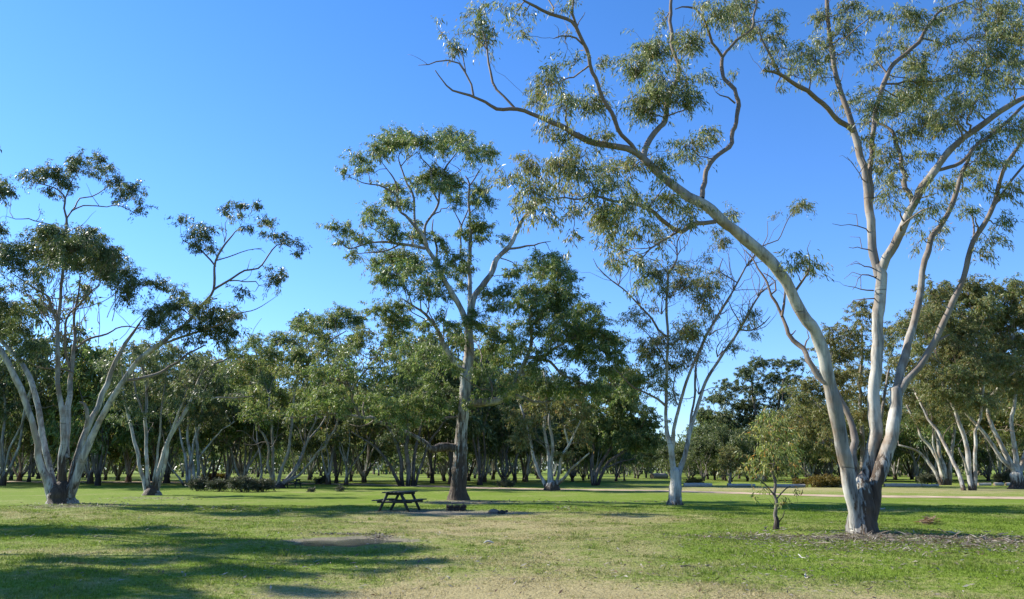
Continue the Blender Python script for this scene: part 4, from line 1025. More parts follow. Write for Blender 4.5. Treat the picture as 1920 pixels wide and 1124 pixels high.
K.c([(250, 653, 24, 16), (269, 681, 26, 20), (219, 687, 24, 18), (297, 669, 28, 18), (337, 662, 32, 18), (369, 681, 30, 16), (390, 690, 26, 16), (312, 734, 26, 18), (300, 708, 26, 18), (344, 719, 26, 14), (219, 741, 22, 18), (200, 690, 22, 18), (266, 781, 22, 14, .8), (219, 787, 20, 14, .7), (250, 720, 26, 18), (280, 745, 24, 16), (375, 740, 24, 14, .8), (420, 700, 22, 14), (440, 740, 18, 10, .7), (330, 760, 20, 14, .7), (240, 762, 22, 14)], 1.0, .15, spread=1.3)
K.build("gum_tree", "spreading gum just right of the fan-stemmed one with many thin grey stems", None, BARK_P, LEAF_G, rough_h=1.5, rough_r=.85, core=.45, thin0=.07, thin1=.03)

# pale pole-like group
Lg = Traced(365, 912, cover=1.8, **MIDLEAF)
Lg.t([(365, 915), (366, 909), (366, 902)], [32, 28, 6], name="trunk", sides=12, flare=.1, jit=0, step=.2)
stems(Lg, [(7, 3, [(352, 912), (350, 880), (346, 850), (341, 830), (335, 800), (330, 760)]), (7, 3, [(357, 912), (356, 880), (362, 835), (368, 800), (366, 770), (372, 730)]), (8, 3, [(365, 912), (362, 880), (356, 845), (352, 810), (353, 770), (345, 730)]),
           (8, 3, [(372, 912), (371, 870), (370, 830), (374, 800), (380, 760), (378, 720)]), (5, 2, [(373, 860), (385, 842), (400, 825), (415, 808), (440, 790)]), (5, 2, [(345, 910), (335, 895), (322, 880), (312, 860)])], sides=7)
Lg.c(fill([(310, 690), (390, 680), (440, 720), (450, 790), (400, 800), (320, 790), (300, 740)], 26, 20), .9, .1, spread=1.8)
Lg.build("gum_tree", "clump of straight pale grey stems beside the mustard shrub at left", None, BARK_P, LEAF_G, rough_h=.7, thin0=.05, thin1=.02)

# big mallee left of the middle
D = Traced(522, 916, cover=1.8, **MIDLEAF)
D.t([(522, 920), (522, 912), (523, 904)], [24, 22, 5], name="trunk", sides=12, flare=.1, jit=0, step=.2)
stems(D, [(7, 3, [(514, 914), (508, 890), (502, 870), (505, 845), (495, 815), (482, 800), (470, 770)]), (7, 3, [(516, 914), (512, 880), (512, 845), (510, 800), (505, 740), (520, 690)]), (8, 3, [(520, 914), (526, 885), (540, 850), (545, 810), (550, 760), (560, 700), (575, 650)]),
          (7, 3, [(524, 912), (540, 895), (556, 875), (570, 840), (583, 820), (600, 800), (612, 780)]), (7, 3, [(526, 912), (545, 900), (562, 890), (580, 868), (595, 850), (620, 820), (640, 770), (650, 700)]),
          (6, 3, [(528, 910), (550, 890), (566, 860), (575, 830), (590, 790), (605, 730), (640, 660)]), (6, 2, [(560, 700), (590, 670), (620, 640), (650, 620)]), (6, 2, [(640, 770), (660, 730), (690, 690), (730, 640), (745, 610)]),
          (5, 2, [(690, 690), (715, 690), (750, 680)]), (5, 2, [(505, 740), (490, 700), (480, 670)]), (6, 2, [(486, 913), (489, 890), (488, 860), (484, 830), (478, 790)])])
twiggy(D, 46, (30, 90), 2.2)
D.c([(576, 622, 28, 20), (626, 606, 24, 18), (663, 602, 24, 18), (680, 625, 20, 22), (605, 635, 28, 18), (551, 643, 28, 22), (522, 643, 24, 20), (505, 668, 22, 20), (563, 672, 32, 20), (613, 660, 28, 18), (655, 664, 28, 20), (667, 643, 22, 16), (505, 710, 22, 20), (542, 702, 28, 20), (597, 702, 28, 18), (642, 702, 24, 16), (522, 743, 26, 18), (576, 739, 28, 16), (617, 739, 24, 15), (470, 690, 24, 20), (480, 650, 18, 12, .8), (450, 720, 22, 18), (480, 740, 24, 18), (688, 743, 26, 16), (560, 780, 24, 14, .7), (500, 780, 24, 16, .8), (470, 770, 22, 16, .8)], 1.0, .2, spread=2.0, deep=1.3)
D.c([(722, 581, 22, 15), (751, 597, 26, 18), (730, 608, 25, 20), (772, 606, 18, 14), (738, 643, 22, 18), (747, 627, 22, 16), (701, 702, 26, 20), (751, 708, 30, 20), (780, 693, 26, 18), (738, 735, 30, 18), (772, 752, 28, 15), (713, 760, 22, 13)], 1.0, .12, spread=1.6)
D.c([(590, 606, 24, 16), (640, 588, 22, 14), (700, 583, 24, 15), (752, 576, 22, 14), (470, 640, 22, 15), (440, 662, 22, 15), (415, 690, 20, 14), (560, 610, 20, 14)], 1.0, .1, spread=1.6)
D.build("gum_tree", "sprawling low mallee left of middle with a tangle of thin pale stems", None, BARK_M, LEAF_C, rough_h=.6, thin0=.07, thin1=.025)

# dark many-stemmed tree behind the table
E = Traced(768, 912, cover=1.6, **MIDLEAF)
stems(E, [(10, 4, [(755, 914), (752, 890), (752, 860), (738, 820), (715, 780), (700, 740)]), (11, 4, [(765, 914), (766, 880), (762, 840), (768, 800), (760, 750), (765, 700)]), (9, 3, [(774, 914), (776, 880), (778, 840), (790, 800), (800, 750), (815, 690)]),
          (8, 3, [(750, 912), (735, 880), (715, 850), (690, 830), (660, 810)]), (7, 3, [(778, 912), (790, 870), (806, 830), (826, 800), (850, 770)])])
twiggy(E, 18)
E.c([(797, 735, 32, 20), (834, 700, 24, 18), (817, 681, 24, 14), (800, 660, 24, 15), (770, 730, 28, 18), (840, 740, 24, 16), (740, 770, 26, 16), (690, 790, 28, 16), (800, 780, 30, 18), (840, 790, 26, 16), (760, 690, 26, 18), (780, 660, 24, 16), (820, 720, 26, 18), (730, 820, 24, 14, .7), (660, 790, 24, 14, .7)], 1.0, .08, spread=2.0, deep=1.3)
E.build("gum_tree", "dark many-stemmed gum standing straight behind the near picnic table", None, BARK_D, LEAF_B, rough_h=1.0, thin0=.07, thin1=.02)

# twisted pale gum right of the middle
T8 = Traced(1033, 920, cover=1.7, **MIDLEAF)
T8.t([(1034, 925), (1034, 917), (1034, 907), (1034, 899)], [28, 27, 20, 4], name="trunk", sides=12, flare=.15, jit=0, step=.15)
stems(T8, [(8, 4, [(1024, 915), (1018, 900), (1012, 890), (1000, 862), (996, 838), (993, 815), (985, 790), (975, 760)]), (9, 4, [(1030, 915), (1030, 885), (1026, 850), (1022, 815), (1020, 790), (1025, 740), (1020, 700)]), (9, 4, [(1036, 915), (1034, 880), (1036, 850), (1034, 820), (1030, 785), (1040, 740), (1055, 700)]),
           (7, 3, [(1042, 912), (1050, 880), (1056, 850), (1065, 835), (1072, 820), (1090, 790)]), (8, 3, [(1043, 910), (1058, 896), (1070, 880), (1085, 868), (1105, 850)]), (4, 2, [(1066, 834), (1058, 800), (1070, 790), (1080, 786)])])
twiggy(T8, 14)
T8.c([(985, 815, 22, 18), (970, 830, 20, 14), (975, 790, 24, 18), (1000, 760, 26, 16), (1020, 740, 26, 16), (1050, 760, 28, 18), (1075, 745, 28, 20), (1000, 790, 24, 14, .8), (1070, 790, 26, 16), (1085, 820, 24, 16), (1065, 850, 20, 12, .7), (960, 770, 18, 14), (1095, 770, 24, 18)], 1.0, .35, spread=1.2)
T8.build("gum_tree", "twisted pale gum leaning on a dark burl, right of the central trunk", None, BARK_P, LEAF_R, rough_h=.7, thin0=.06, thin1=.02)

T9 = Traced(1118, 911, cover=1.9, **dict(MIDLEAF, leaf=(0.30, .088)))
stems(T9, [(9, 4, [(1114, 913), (1118, 890), (1130, 865), (1145, 840), (1150, 800), (1160, 760)]), (8, 4, [(1120, 913), (1130, 885), (1150, 860), (1180, 840), (1200, 810)]), (7, 3, [(1112, 912), (1108, 880), (1112, 840), (1105, 800), (1110, 750)]), (5, 2, [(1130, 880), (1160, 868), (1190, 862)])])
T9.c(fill([(1090, 730), (1150, 690), (1195, 720), (1222, 790), (1215, 850), (1160, 840), (1120, 830), (1085, 800)], 22, 21, drop=.03), 1.15, .05, spread=1.8, deep=1.3)
T9.build("gum_tree", "dense low dark-crowned tree reaching right beside the thin see-through gum", None, BARK_D, LEAF_C, rough_h=.9, thin0=.07, thin1=.02)

# dark crown left of the right gum
H2 = Traced(1428, 901, cover=1.7, **dict(MIDLEAF, leaf=(0.32, .095)))
stems(H2, [(12, 4, [(1426, 903), (1420, 870), (1412, 835), (1390, 805), (1365, 785), (1345, 775)]), (10, 4, [(1430, 903), (1432, 860), (1425, 810), (1415, 770), (1410, 720)]), (9, 4, [(1434, 903), (1445, 850), (1455, 800), (1462, 750), (1470, 710)]), (7, 3, [(1420, 850), (1395, 835), (1370, 830), (1340, 825)])])
H2.c([(1423, 682, 24, 14), (1461, 682, 22, 14), (1491, 686, 20, 15), (1401, 701, 22, 16), (1442, 708, 26, 16), (1479, 712, 26, 18), (1386, 731, 22, 20), (1423, 731, 26, 18), (1468, 742, 30, 20), (1412, 761, 26, 20), (1390, 761, 22, 16), (1449, 764, 24, 18), (1393, 787, 26, 18), (1360, 723, 18, 16), (1356, 749, 22, 20), (1337, 749, 17, 16), (1322, 779, 20, 18), (1349, 787, 22, 18), (1322, 809, 22, 18), (1356, 813, 26, 18), (1390, 817, 22, 18), (1440, 790, 26, 20), (1480, 780, 24, 20), (1420, 830, 26, 16), (1460, 820, 26, 18), (1335, 835, 24, 14), (1375, 845, 24, 14)], 1.05, .02, spread=2.2, deep=1.3)
H2.build("gum_tree", "dark rounded grey-green tree rising behind the two saplings", None, BARK_D, LEAF_B, rough_h=.9, thin0=.08, thin1=.02)

I1 = Traced(1619, 912, cover=1.7, **dict(MIDLEAF, leaf=(0.26, .072)))
stems(I1, [(12, 4, [(1612, 914), (1604, 870), (1590, 830), (1575, 790), (1565, 740), (1560, 690), (1556, 640)]), (12, 4, [(1619, 914), (1618, 860), (1616, 800), (1612, 740), (1615, 680), (1616, 610)]), (11, 4, [(1625, 914), (1634, 860), (1650, 800), (1660, 740), (1668, 690)]),
           (9, 3, [(1600, 860), (1570, 835), (1540, 815), (1515, 790), (1495, 780)]), (7, 3, [(1575, 790), (1545, 770), (1520, 745)])])
I1.c([(1616, 574, 20, 16, .8), (1556, 626, 20, 15, .8), (1612, 596, 26, 18), (1554, 640, 22, 16), (1591, 637, 26, 18), (1606, 618, 26, 16), (1621, 663, 30, 22), (1584, 663, 26, 20), (1513, 723, 22, 18), (1502, 749, 22, 18), (1524, 757, 24, 18), (1509, 779, 26, 18), (1539, 783, 22, 20), (1487, 794, 20, 14), (1517, 809, 26, 20), (1494, 828, 22, 16), (1543, 817, 22, 18), (1576, 712, 26, 20), (1599, 697, 26, 20), (1618, 712, 26, 20), (1591, 738, 25, 18), (1618, 749, 22, 18), (1614, 779, 22, 18), (1562, 847, 22, 14), (1539, 847, 22, 13), (1666, 649, 18, 18), (1670, 675, 14, 18), (1662, 622, 16, 16), (1550, 740, 24, 18), (1570, 770, 24, 18), (1545, 700, 24, 18), (1560, 672, 24, 16), (1580, 810, 26, 18), (1655, 710, 20, 20), (1650, 760, 22, 22), (1600, 820, 24, 18), (1640, 800, 22, 20), (1540, 665, 16, 14, .7)], 1.0, .35, spread=2.0, deep=1.2)
I1.build("gum_tree", "bushy rust-tinged gum directly behind the large right gum", None, BARK_M, LEAF_R, rough_h=.9, thin0=.08, thin1=.02)

J1 = Traced(1772, 910, cover=1.5, **MIDLEAF)
stems(J1, [(9, 4, [(1768, 912), (1764, 884), (1748, 843), (1726, 817), (1715, 791), (1700, 760)]), (11, 5, [(1776, 912), (1770, 880), (1763, 854), (1758, 817), (1752, 780), (1745, 740)]), (8, 4, [(1766, 912), (1750, 880), (1733, 858), (1716, 845), (1685, 836)]), (9, 4, [(1780, 912), (1781, 880), (1786, 840), (1790, 800), (1795, 750)]), (7, 3, [(1772, 905), (1760, 865), (1750, 830), (1748, 800)])])
twiggy(J1, 10)
J1.c(fill([(1690, 690), (1740, 680), (1800, 720), (1815, 790), (1770, 800), (1700, 800), (1670, 770)], 27, 23), .95, .3, spread=2.0)
J1.build("gum_tree", "pale-stemmed gum standing over the round dark shrub, right of the large gum", None, BARK_P, LEAF_R, rough_h=1.0, thin0=.07, thin1=.025)
J2 = Traced(1817, 920, cover=1.65, **MIDLEAF)
stems(J2, [(10, 4, [(1807, 921), (1803, 905), (1796, 880), (1789, 869), (1778, 845), (1767, 824), (1756, 805), (1741, 787), (1728, 760), (1715, 738)]), (12, 5, [(1822, 921), (1818, 890), (1816, 854), (1812, 830), (1804, 809), (1796, 790), (1789, 768), (1782, 755), (1774, 742), (1765, 690)]), (9, 4, [(1827, 921), (1829, 890), (1826, 850), (1832, 810), (1840, 760), (1846, 700)]),
           (6, 3, [(1815, 890), (1806, 860), (1797, 840)])])
twiggy(J2, 12)
J2.c(fill([(1690, 610), (1735, 560), (1790, 590), (1850, 660), (1860, 750), (1800, 770), (1720, 740), (1685, 690)], 29, 25), 1.0, .35, spread=2.0, deep=1.2)
J2.build("gum_tree", "leaning gum with two crossing stems near the track edge at right", None, BARK_P, LEAF_R, rough_h=.5, thin0=.07, thin1=.025)
J3 = Traced(1912, 917, cover=1.6, **dict(MIDLEAF, leaf=(0.28, .078)))
J3.t([(1912, 922), (1910, 905), (1905, 888)], [28, 24, 20], name="trunk", sides=12, flare=.2, jit=0, step=.2)
stems(J3, [(12, 5, [(1906, 892), (1895, 868), (1883, 847), (1872, 825), (1860, 802), (1854, 778), (1849, 757), (1835, 710), (1830, 660)]), (10, 4, [(1900, 880), (1880, 862), (1862, 835), (1842, 809), (1820, 785), (1797, 749), (1785, 720)]), (11, 5, [(1908, 890), (1905, 850), (1900, 824), (1897, 800), (1898, 779), (1905, 720), (1900, 650)]),
           (9, 4, [(1912, 890), (1925, 840), (1935, 780), (1930, 700)]), (6, 2, [(1849, 757), (1880, 715), (1900, 700), (1915, 690)]), (5, 2, [(1835, 710), (1820, 690), (1800, 680), (1790, 676)])])
twiggy(J3, 14)
J3.c(fill([(1745, 545), (1800, 530), (1850, 545), (1925, 525), (1975, 560), (1975, 800), (1930, 790), (1890, 730), (1850, 720), (1800, 650), (1740, 610)], 29, 26), 1.0, .28, spread=2.2, deep=1.2)
J3.build("gum_tree", "big full-crowned gum cut by the right edge with tan leaning trunks", None, BARK_P, LEAF_R, rough_h=1.2, thin0=.08, thin1=.03)

# ------------------------------------------------------------------ gums past the left edge, seen by the shadow they throw
sh = [(30, 990, .8), (110, 996, .9), (190, 1000, .9), (280, 992, .6), (350, 1003, .6), (60, 1006, .7), (430, 1014, .8), (490, 1020, .8), (560, 1027, .8), (630, 1030, .8), (690, 1029, .7), (750, 1027, .5), (470, 1032, .7), (390, 1033, .7), (300, 1026, .5), (550, 1030, .7),
      (130, 1050, .5), (260, 1054, .6), (380, 1048, .5), (610, 1050, .5), (740, 1054, .6), (800, 1052, .35), (70, 1076, .6), (160, 1084, .6), (250, 1094, .6), (50, 1106, .7), (520, 1078, .5), (150, 1116, .6), (350, 1078, .5), (450, 1068, .5), (690, 1072, .35), (-40, 1090, .8), (-60, 1000, .8), (560, 1110, .35), (300, 1118, .4)]
th = 1 / math.tan(SUN_EL)
hd = np.array([sun_dir.x, sun_dir.y]) / math.hypot(sun_dir.x, sun_dir.y)
OFF = [Tree([-23.5, 25.5, 0], leaf=(0.2, 0.045), cover=3.2, per=26, spray=.5), Tree([-21.5, 18.6, 0], leaf=(0.2, 0.045), cover=3.0, per=26, spray=.5)]
cl = []
for (px, py, r) in sh:
    p = ground(px, py)
    h = 7.5 + 5.6 * max(px, 0) / 800 + rng.uniform(-.4, .4)
    c = np.array([p[0] + hd[0] * h * th, p[1] + hd[1] * h * th, h])
    cl.append((0 if py < 1036 else 1, c, r))
for k, T in enumerate(OFF):
    b = T.base
    T.limb([b + [0, 0, -.1], b + [0, 0, .6], b + [.1, .1, 1.4]], [.34, .27, .22], name="trunk", sides=12)
    cs = [c for (q_, c, r) in cl if q_ == k]
    for j in range(6):
        c = cs[(j * 3) % len(cs)]
        m1 = b + (c - b) * .3 + [0, 0, 1.2]; m2 = b + (c - b) * .65 + [0, 0, .9]
        T.limb([b + [0, 0, .9], m1, m2, c], [.15, .12, .08, .04])
    for (q_, c, r) in cl:
        if q_ == k:
            T.clump(c, (r * 1.25, r * 1.05, r * .78), rng.uniform(1.1, 1.4))
    T.build("gum_tree", ["gum past the left edge that shades the grass beside the puddle", "gum past the left edge that shades the lower left corner"][k], None, BARK_P, LEAF_B, rough_h=1.2, thin0=.06, thin1=.02)

# ------------------------------------------------------------------ belt of gums beyond the track
def mallee(seed, H, spread, nst, leafm, bark, crown=(.36, 1.0), nclump=16, cr=1.2, cover=1.3, leaf=(0.34, 0.10), w=.088):
    global rng
    keep = rng
    rng = np.random.default_rng(seed)
    T = Tree([0, 0, 0], leaf=leaf, cover=cover, per=16, sag=.8, spray=.75)
    T.limb([[0, 0, -.15], [0, 0, .3], [.02, 0, .7]], [w * 2.6, w * 2.2, w * 1.3], name="trunk", sides=9, jit=0, step=.3)
    a0 = rng.uniform(0, 6.28); ends = []
    for i in range(nst):
        a = a0 + i * 6.283 / nst + rng.normal(0, .35)
        L = spread * rng.uniform(.35, 1.0); h = H * rng.uniform(.66, .9)
        pts = []
        for t in (0, .2, .42, .66, .85, 1.0):
            r = L * t ** rng.uniform(.8, 1.25)
            pts.append([math.cos(a) * r + rng.normal(0, .12) * (t > 0), math.sin(a) * r + rng.normal(0, .12) * (t > 0), .2 + (h - .2) * t])
            a += rng.normal(0, .14)
        R = np.array([1.0, .85, .7, .52, .36, .2]) * w * rng.uniform(.75, 1.2)
        Q = T.limb(pts, R, sides=6, step=.8, jit=.05)
        ends.append(Q[-1])
        for f in range(3):
            k = int(len(Q) * rng.uniform(.4, .85)); p = Q[k]
            b = a + rng.normal(0, 1.0); l = H * rng.uniform(.15, .32)
            e = p + np.array([math.cos(b) * l * .8, math.sin(b) * l * .8, l * rng.uniform(.25, .9)])
            T.limb([p, (p + e) / 2 + rng.normal(0, .1 * l, 3), e], [w * .36, w * .26, w * .14], sides=5, step=.8, jit=.05)
            ends.append(e)
    ends = np.array(ends)
    for j in range(nclump):
        e = ends[j % len(ends)] + rng.normal(0, .55, 3)
        if j >= len(ends) * .8:
            e[2] = H * rng.uniform(crown[0], crown[0] + .3)
            e[:2] *= 1.15
        k = cr * rng.uniform(.7, 1.25)
        T.clump(e, (k, k, k * rng.uniform(.55, .8)), rng.uniform(.8, 1.2), max(0, rng.normal(.12, .12)))
    rng = keep
    return T, leafm, bark

def dup(root, loc, rz, sc, label, group, sz=1.0, lean=(0, 0)):
    r = root.copy(); COL.objects.link(r)
    r.location = loc; r.rotation_euler = (lean[0], lean[1], rz); r.scale = (sc, sc, sc * sz)
    r["label"] = label; r["group"] = group
    for ch in root.children:
        c = ch.copy(); COL.objects.link(c); c.parent = r
    return r

PROTO = [mallee(1, 9.0, 3.6, 5, LEAF_G, BARK_M, nclump=25), mallee(2, 10.5, 2.6, 3, LEAF_B, BARK_D, nclump=23), mallee(3, 8.0, 4.2, 6, LEAF_C, BARK_D, nclump=29, crown=(.3, 1)),
         mallee(4, 11.0, 3.0, 4, LEAF_G, BARK_P, nclump=23, cr=1.1), mallee(5, 9.5, 3.8, 4, LEAF_R, BARK_P, nclump=26), mallee(6, 7.5, 3.4, 7, LEAF_B, BARK_M, nclump=26, crown=(.32, 1)),
         mallee(7, 10.0, 3.2, 3, LEAF_R, BARK_M, nclump=25), mallee(8, 8.5, 3.0, 5, LEAF_C, BARK_P, nclump=23)]
LOOKS = ["spreading grey gum", "narrow dark gum", "low bushy gum", "tall pale gum", "pale rusty gum", "squat many-stemmed gum", "slim rusty gum", "pale green gum"]
SPOTS = [(60, "left of fan-stemmed gum"), (270, "between the left front gums"), (450, "behind the pale pole stems"), (660, "behind the sprawling mallee"), (860, "behind the near table"), (1010, "right of the central trunk"), (1210, "left of the thin gum"), (1400, "between thin gum and sapling"), (1590, "left of the large gum"), (1790, "right of the large gum"), (9999, "behind the right edge gum")]
belt_all = []
def belt_label(k, px, d):
    w = next(t for x, t in SPOTS if px < x)
    row = "front belt" if d < 108 else ("mid belt" if d < 155 else "far belt")
    return LOOKS[k] + ", " + row + " " + w
BELT_GROUP = "gums in the belt beyond the track"
PROTO = [mallee(1, 9.0, 3.6, 5, LEAF_G, BARK_M, nclump=25), mallee(2, 10.5, 2.6, 3, LEAF_B, BARK_D, nclump=23), mallee(3, 8.0, 4.2, 6, LEAF_C, BARK_D, nclump=29, crown=(.3, 1)),
         mallee(4, 11.0, 3.0, 4, LEAF_G, BARK_P, nclump=23, cr=1.1), mallee(5, 9.5, 3.8, 4, LEAF_R, BARK_P, nclump=26), mallee(6, 7.5, 3.4, 7, LEAF_B, BARK_M, nclump=26, crown=(.32, 1)),
         mallee(7, 10.0, 3.2, 3, LEAF_R, BARK_M, nclump=25), mallee(8, 8.5, 3.0, 5, LEAF_C, BARK_P, nclump=23)]
LOOKS = ["spreading grey gum", "narrow dark gum", "low bushy gum", "tall pale gum", "pale rusty gum", "squat many-stemmed gum", "slim rusty gum", "pale green gum"]
SPOTS = [(60, "left of fan-stemmed gum"), (270, "between the two left front gums"), (450, "behind the pale pole-like stems"), (660, "behind the sprawling mallee"), (860, "behind the near picnic table"), (1010, "just right of the central trunk"), (1210, "left of the thin see-through gum"), (1400, "between the thin gum and the lone sapling"), (1590, "left of the large right gum"), (1790, "right of the large right gum"), (9999, "behind the right edge gum")]
def belt_label(k, px, d):
    w = next(t for x, t in SPOTS if px < x)
    row = "nearest belt trees" if d < 108 else ("mid belt" if d < 155 else "far belt")
    return LOOKS[k] + ", " + row + " " + w
BELT_GROUP = "gums in the belt beyond the track"
proto_root = [None] * len(PROTO)
placed = []
def place(px, d, kind=None, sc=None, min_gap=2.2):
    x = (px - W0 / 2) / FPX * d * 1.0
    for (qx, qy) in placed:
        if (qx - x) ** 2 + (qy - d) ** 2 < min_gap ** 2:
            return False
    k = rng.integers(0, len(PROTO)) if kind is None else kind
    sc = rng.uniform(.85, 1.2) if sc is None else sc
    sc *= 1.0 if 1060 < px < 1480 else 1.32
    rz = rng.uniform(0, 6.28)
    placed.append((x, d))
    if proto_root[k] is None:
        T, lm, bk = PROTO[k]
        r = T.build("gum_tree", belt_label(k, px, d), BELT_GROUP, bk, lm, rough_h=.9, thin0=.06, thin1=.02, join=False)
        r.location = (x, d, 0); r.rotation_euler = (0, 0, rz); r.scale = (sc, sc, sc)
        proto_root[k] = r
    else:
        dup(proto_root[k], (x, d, 0), rz, sc, belt_label(k, px, d), BELT_GROUP, rng.uniform(.82, 1.28), rng.normal(0, .05, 2))
    belt_all.append((px, k, d))
    return True
# trunks the photo shows at these places (photo column, metres, kind, scale)
for a in [(20, 88, 3, .9), (78, 100, 1, .9), (165, 98, 2, 1.0), (205, 78, 2, 1.05), (45, 120, 0, 1.1), (240, 112, 5, 1.1), (130, 125, 0, 1.2), (300, 110, 2, 1.0), (415, 98, 1, 1.1), (440, 84, 6, 1.15), (470, 105, 0, 1.1),
          (625, 84, 3, 1.0), (640, 92, 1, 1.0), (658, 82, 4, .95), (690, 110, 5, 1.1), (590, 118, 0, 1.2), (815, 92, 1, 1.1), (848, 84, 1, 1.1), (902, 80, 1, 1.15), (945, 88, 5, 1.1), (965, 98, 1, 1.1), (925, 120, 0, 1.2), (985, 112, 2, 1.1), (880, 108, 2, 1.2),
          (1070, 104, 5, 1.1), (1165, 112, 1, .75), (1010, 130, 0, 1.0), (1100, 128, 2, .9), (1330, 118, 2, .9), (1360, 100, 5, .75), (1400, 125, 6, 1.0), (1505, 104, 4, 1.0), (1540, 112, 3, 1.0), (1570, 100, 4, 1.0), (1480, 128, 2, 1.2), (1700, 108, 4, 1.1), (1735, 98, 7, 1.0), (1660, 120, 7, 1.1),
          (1850, 96, 4, 1.1), (1880, 110, 3, 1.1), (1940, 90, 6, 1.1), (1800, 118, 7, 1.2), (1990, 84, 4, 1.1), (-40, 80, 0, 1.1), (-90, 95, 3, 1.1), (2060, 100, 6, 1.1)]:
    place(*a, min_gap=0)
for a in [(30, 78, 3, 1.25), (110, 92, 0, 1.3), (190, 88, 7, 1.35), (330, 92, 0, 1.3), (400, 88, 3, 1.2), (470, 84, 7, 1.2), (-20, 100, 0, 1.4), (60, 106, 7, 1.4), (260, 100, 3, 1.3), (440, 110, 0, 1.4), (690, 96, 7, 1.2), (910, 98, 7, 1.2), (985, 100, 3, 1.1), (860, 96, 0, 1.2)]:
    place(*a, min_gap=0)
for a in [(1205, 150, 2, .95), (1232, 165, 5, .95), (1262, 155, 2, .9), (1290, 140, 5, .9), (1318, 130, 2, .95), (1190, 135, 5, 1.0), (1345, 120, 2, 1.0), (1375, 135, 0, 1.1)]:
    place(*a, min_gap=0)
for a in [(1090, 112, 5, .9), (1150, 104, 2, .95), (1310, 108, 5, .8), (1350, 112, 2, .9), (1390, 104, 5, .9), (1440, 110, 2, 1.0), (1475, 102, 5, .95), (1520, 122, 2, 1.0), (1560, 128, 5, 1.0), (1640, 106, 5, .95), (1690, 124, 2, 1.0), (1720, 112, 5, 1.0), (1760, 126, 2, 1.0), (1830, 108, 5, .9), (1870, 126, 2, 1.0), (1250, 128, 5, .8), (1283, 118, 5, .75)]:
    place(*a, min_gap=0)
n_try = 0
while len(placed) < 205 and n_try < 6000:
    n_try += 1
    px = rng.uniform(-300, 2220); d = rng.uniform(98, 210)
    if 1195 < px < 1320 and d < 150:
        continue
    place(px, d, sc=rng.uniform(.8, 1.15) * (.8 if 1090 < px < 1480 else 1.0), min_gap=3.2)

# two alike in one spot: told apart by their order from the left
bt = [o for o in bpy.data.objects if o.get("group") == BELT_GROUP]
byl = {}
for o in bt:
    byl.setdefault(o["label"], []).append(o)
for l, os_ in byl.items():
    if len(os_) > 1:
        os_.sort(key=lambda o: o.location.x / o.location.y)
        for i, o in enumerate(os_):
            o["label"] = l + ", " + ("leftmost" if i == 0 else "rightmost" if i == len(os_) - 1 else "middle" if len(os_) == 3 else "inner left" if i < len(os_) / 2 else "inner right")

# far wood that closes the view beyond the open paddock
mb = MB(); LO, LD, LL, LW, LT = [], [], [], [], []
for k in range(800):
    t_ = rng.uniform(-1, 1) * .95; y = rng.uniform(165, 250) if (t_ > .2 and k % 3) else rng.uniform(235, 330); x = t_ * y
    h = rng.uniform(8, 14) * (.65 if y < 235 else .8 if -.02 < (x / y - .17) < .2 else 1.0)
    if k % 2 == 0:
        V, F, rr = tube([[x, y, -.1], [x + rng.normal(0, .6), y, h * .4], [x + rng.normal(0, 1.2), y, h * .85]], [.28, .2, .08], 4, 0)
        mb.add(V, F, rough=0.0, thin=0.6)
    n = 90
    O = np.c_[rng.normal(x, 2.2, n), rng.normal(y, 2.2, n), h * (.06 + .94 * rng.random(n) ** .7)]
    LO.append(O); D_ = rng.normal(size=(n, 3)); D_ /= np.linalg.norm(D_, axis=1)[:, None]; LD.append(D_)
    LL.append(rng.uniform(1.1, 2.0, n)); LW.append(rng.uniform(.6, 1.1, n)); LT.append(np.full(n, abs(rng.normal(0, .15))))
V, t_ = leaves(np.concatenate(LO), np.concatenate(LD), np.concatenate(LL), np.concatenate(LW), np.concatenate(LT))
fo = link("far_wood", make_mesh("far_wood", V, np.arange(len(V)), np.full(len(V) // 4, 4), {"tone": t_}), LEAF_B)
fo["kind"] = "stuff"; fo["label"] = "far dark wood closing the view beyond the open paddock"
tb = mb.build("far_trunks", BARK_M, fo, True); tb["kind"] = "stuff"

# ------------------------------------------------------------------ shrubs
def shrub(px, py, wpx, hpx, leafm, label, n=9, leaf=(0.10, 0.03), cover=2.2, name="shrub"):
    b = ground(px, py); k = mpp(px, py, b[1])
    w, h = wpx * k / 2, hpx * k
    T = Tree([b[0], b[1], float(gz(b[0], b[1]))], leaf=leaf, cover=cover, per=14, sag=.0, spray=.25)
    for i in range(6):
        a = rng.uniform(0, 6.28)
        T.limb([T.base + [math.cos(a) * .05, math.sin(a) * .05, -.03], T.base + [math.cos(a) * w * .4, math.sin(a) * w * .4, h * .4], T.base + [math.cos(a) * w * .7, math.sin(a) * w * .6, h * .75]], [.025, .018, .008], sides=5, name="stem", jit=0)
    for i in range(n):
        a = i * 2.4 + rng.normal(0, .3); r = math.sqrt((i + .5) / n) * .72
        hh = h * (.62 - .3 * r * r) + rng.normal(0, .05 * h)
        T.clump(T.base + [math.cos(a) * r * w, math.sin(a) * r * w * .8, hh * .85], (w * .42, w * .38, h * rng.uniform(.32, .42)), rng.uniform(.9, 1.2), max(0, rng.normal(.1, .1)))
    return T.build(name, label, None, BARK_D, leafm, rough_h=.01, rough_r=0, thin0=.05, thin1=.02, category="shrub")
shrub(370, 921, 34, 26, LEAF_S, "leftmost olive saltbush in the row beside the sprawling mallee", leaf=(.13, .04))
shrub(410, 922, 40, 24, LEAF_S, "low olive saltbush, second from the left in its row", leaf=(.13, .04))
shrub(455, 923, 62, 30, LEAF_S, "widest olive saltbush at the middle of its row", n=12, leaf=(.13, .04))
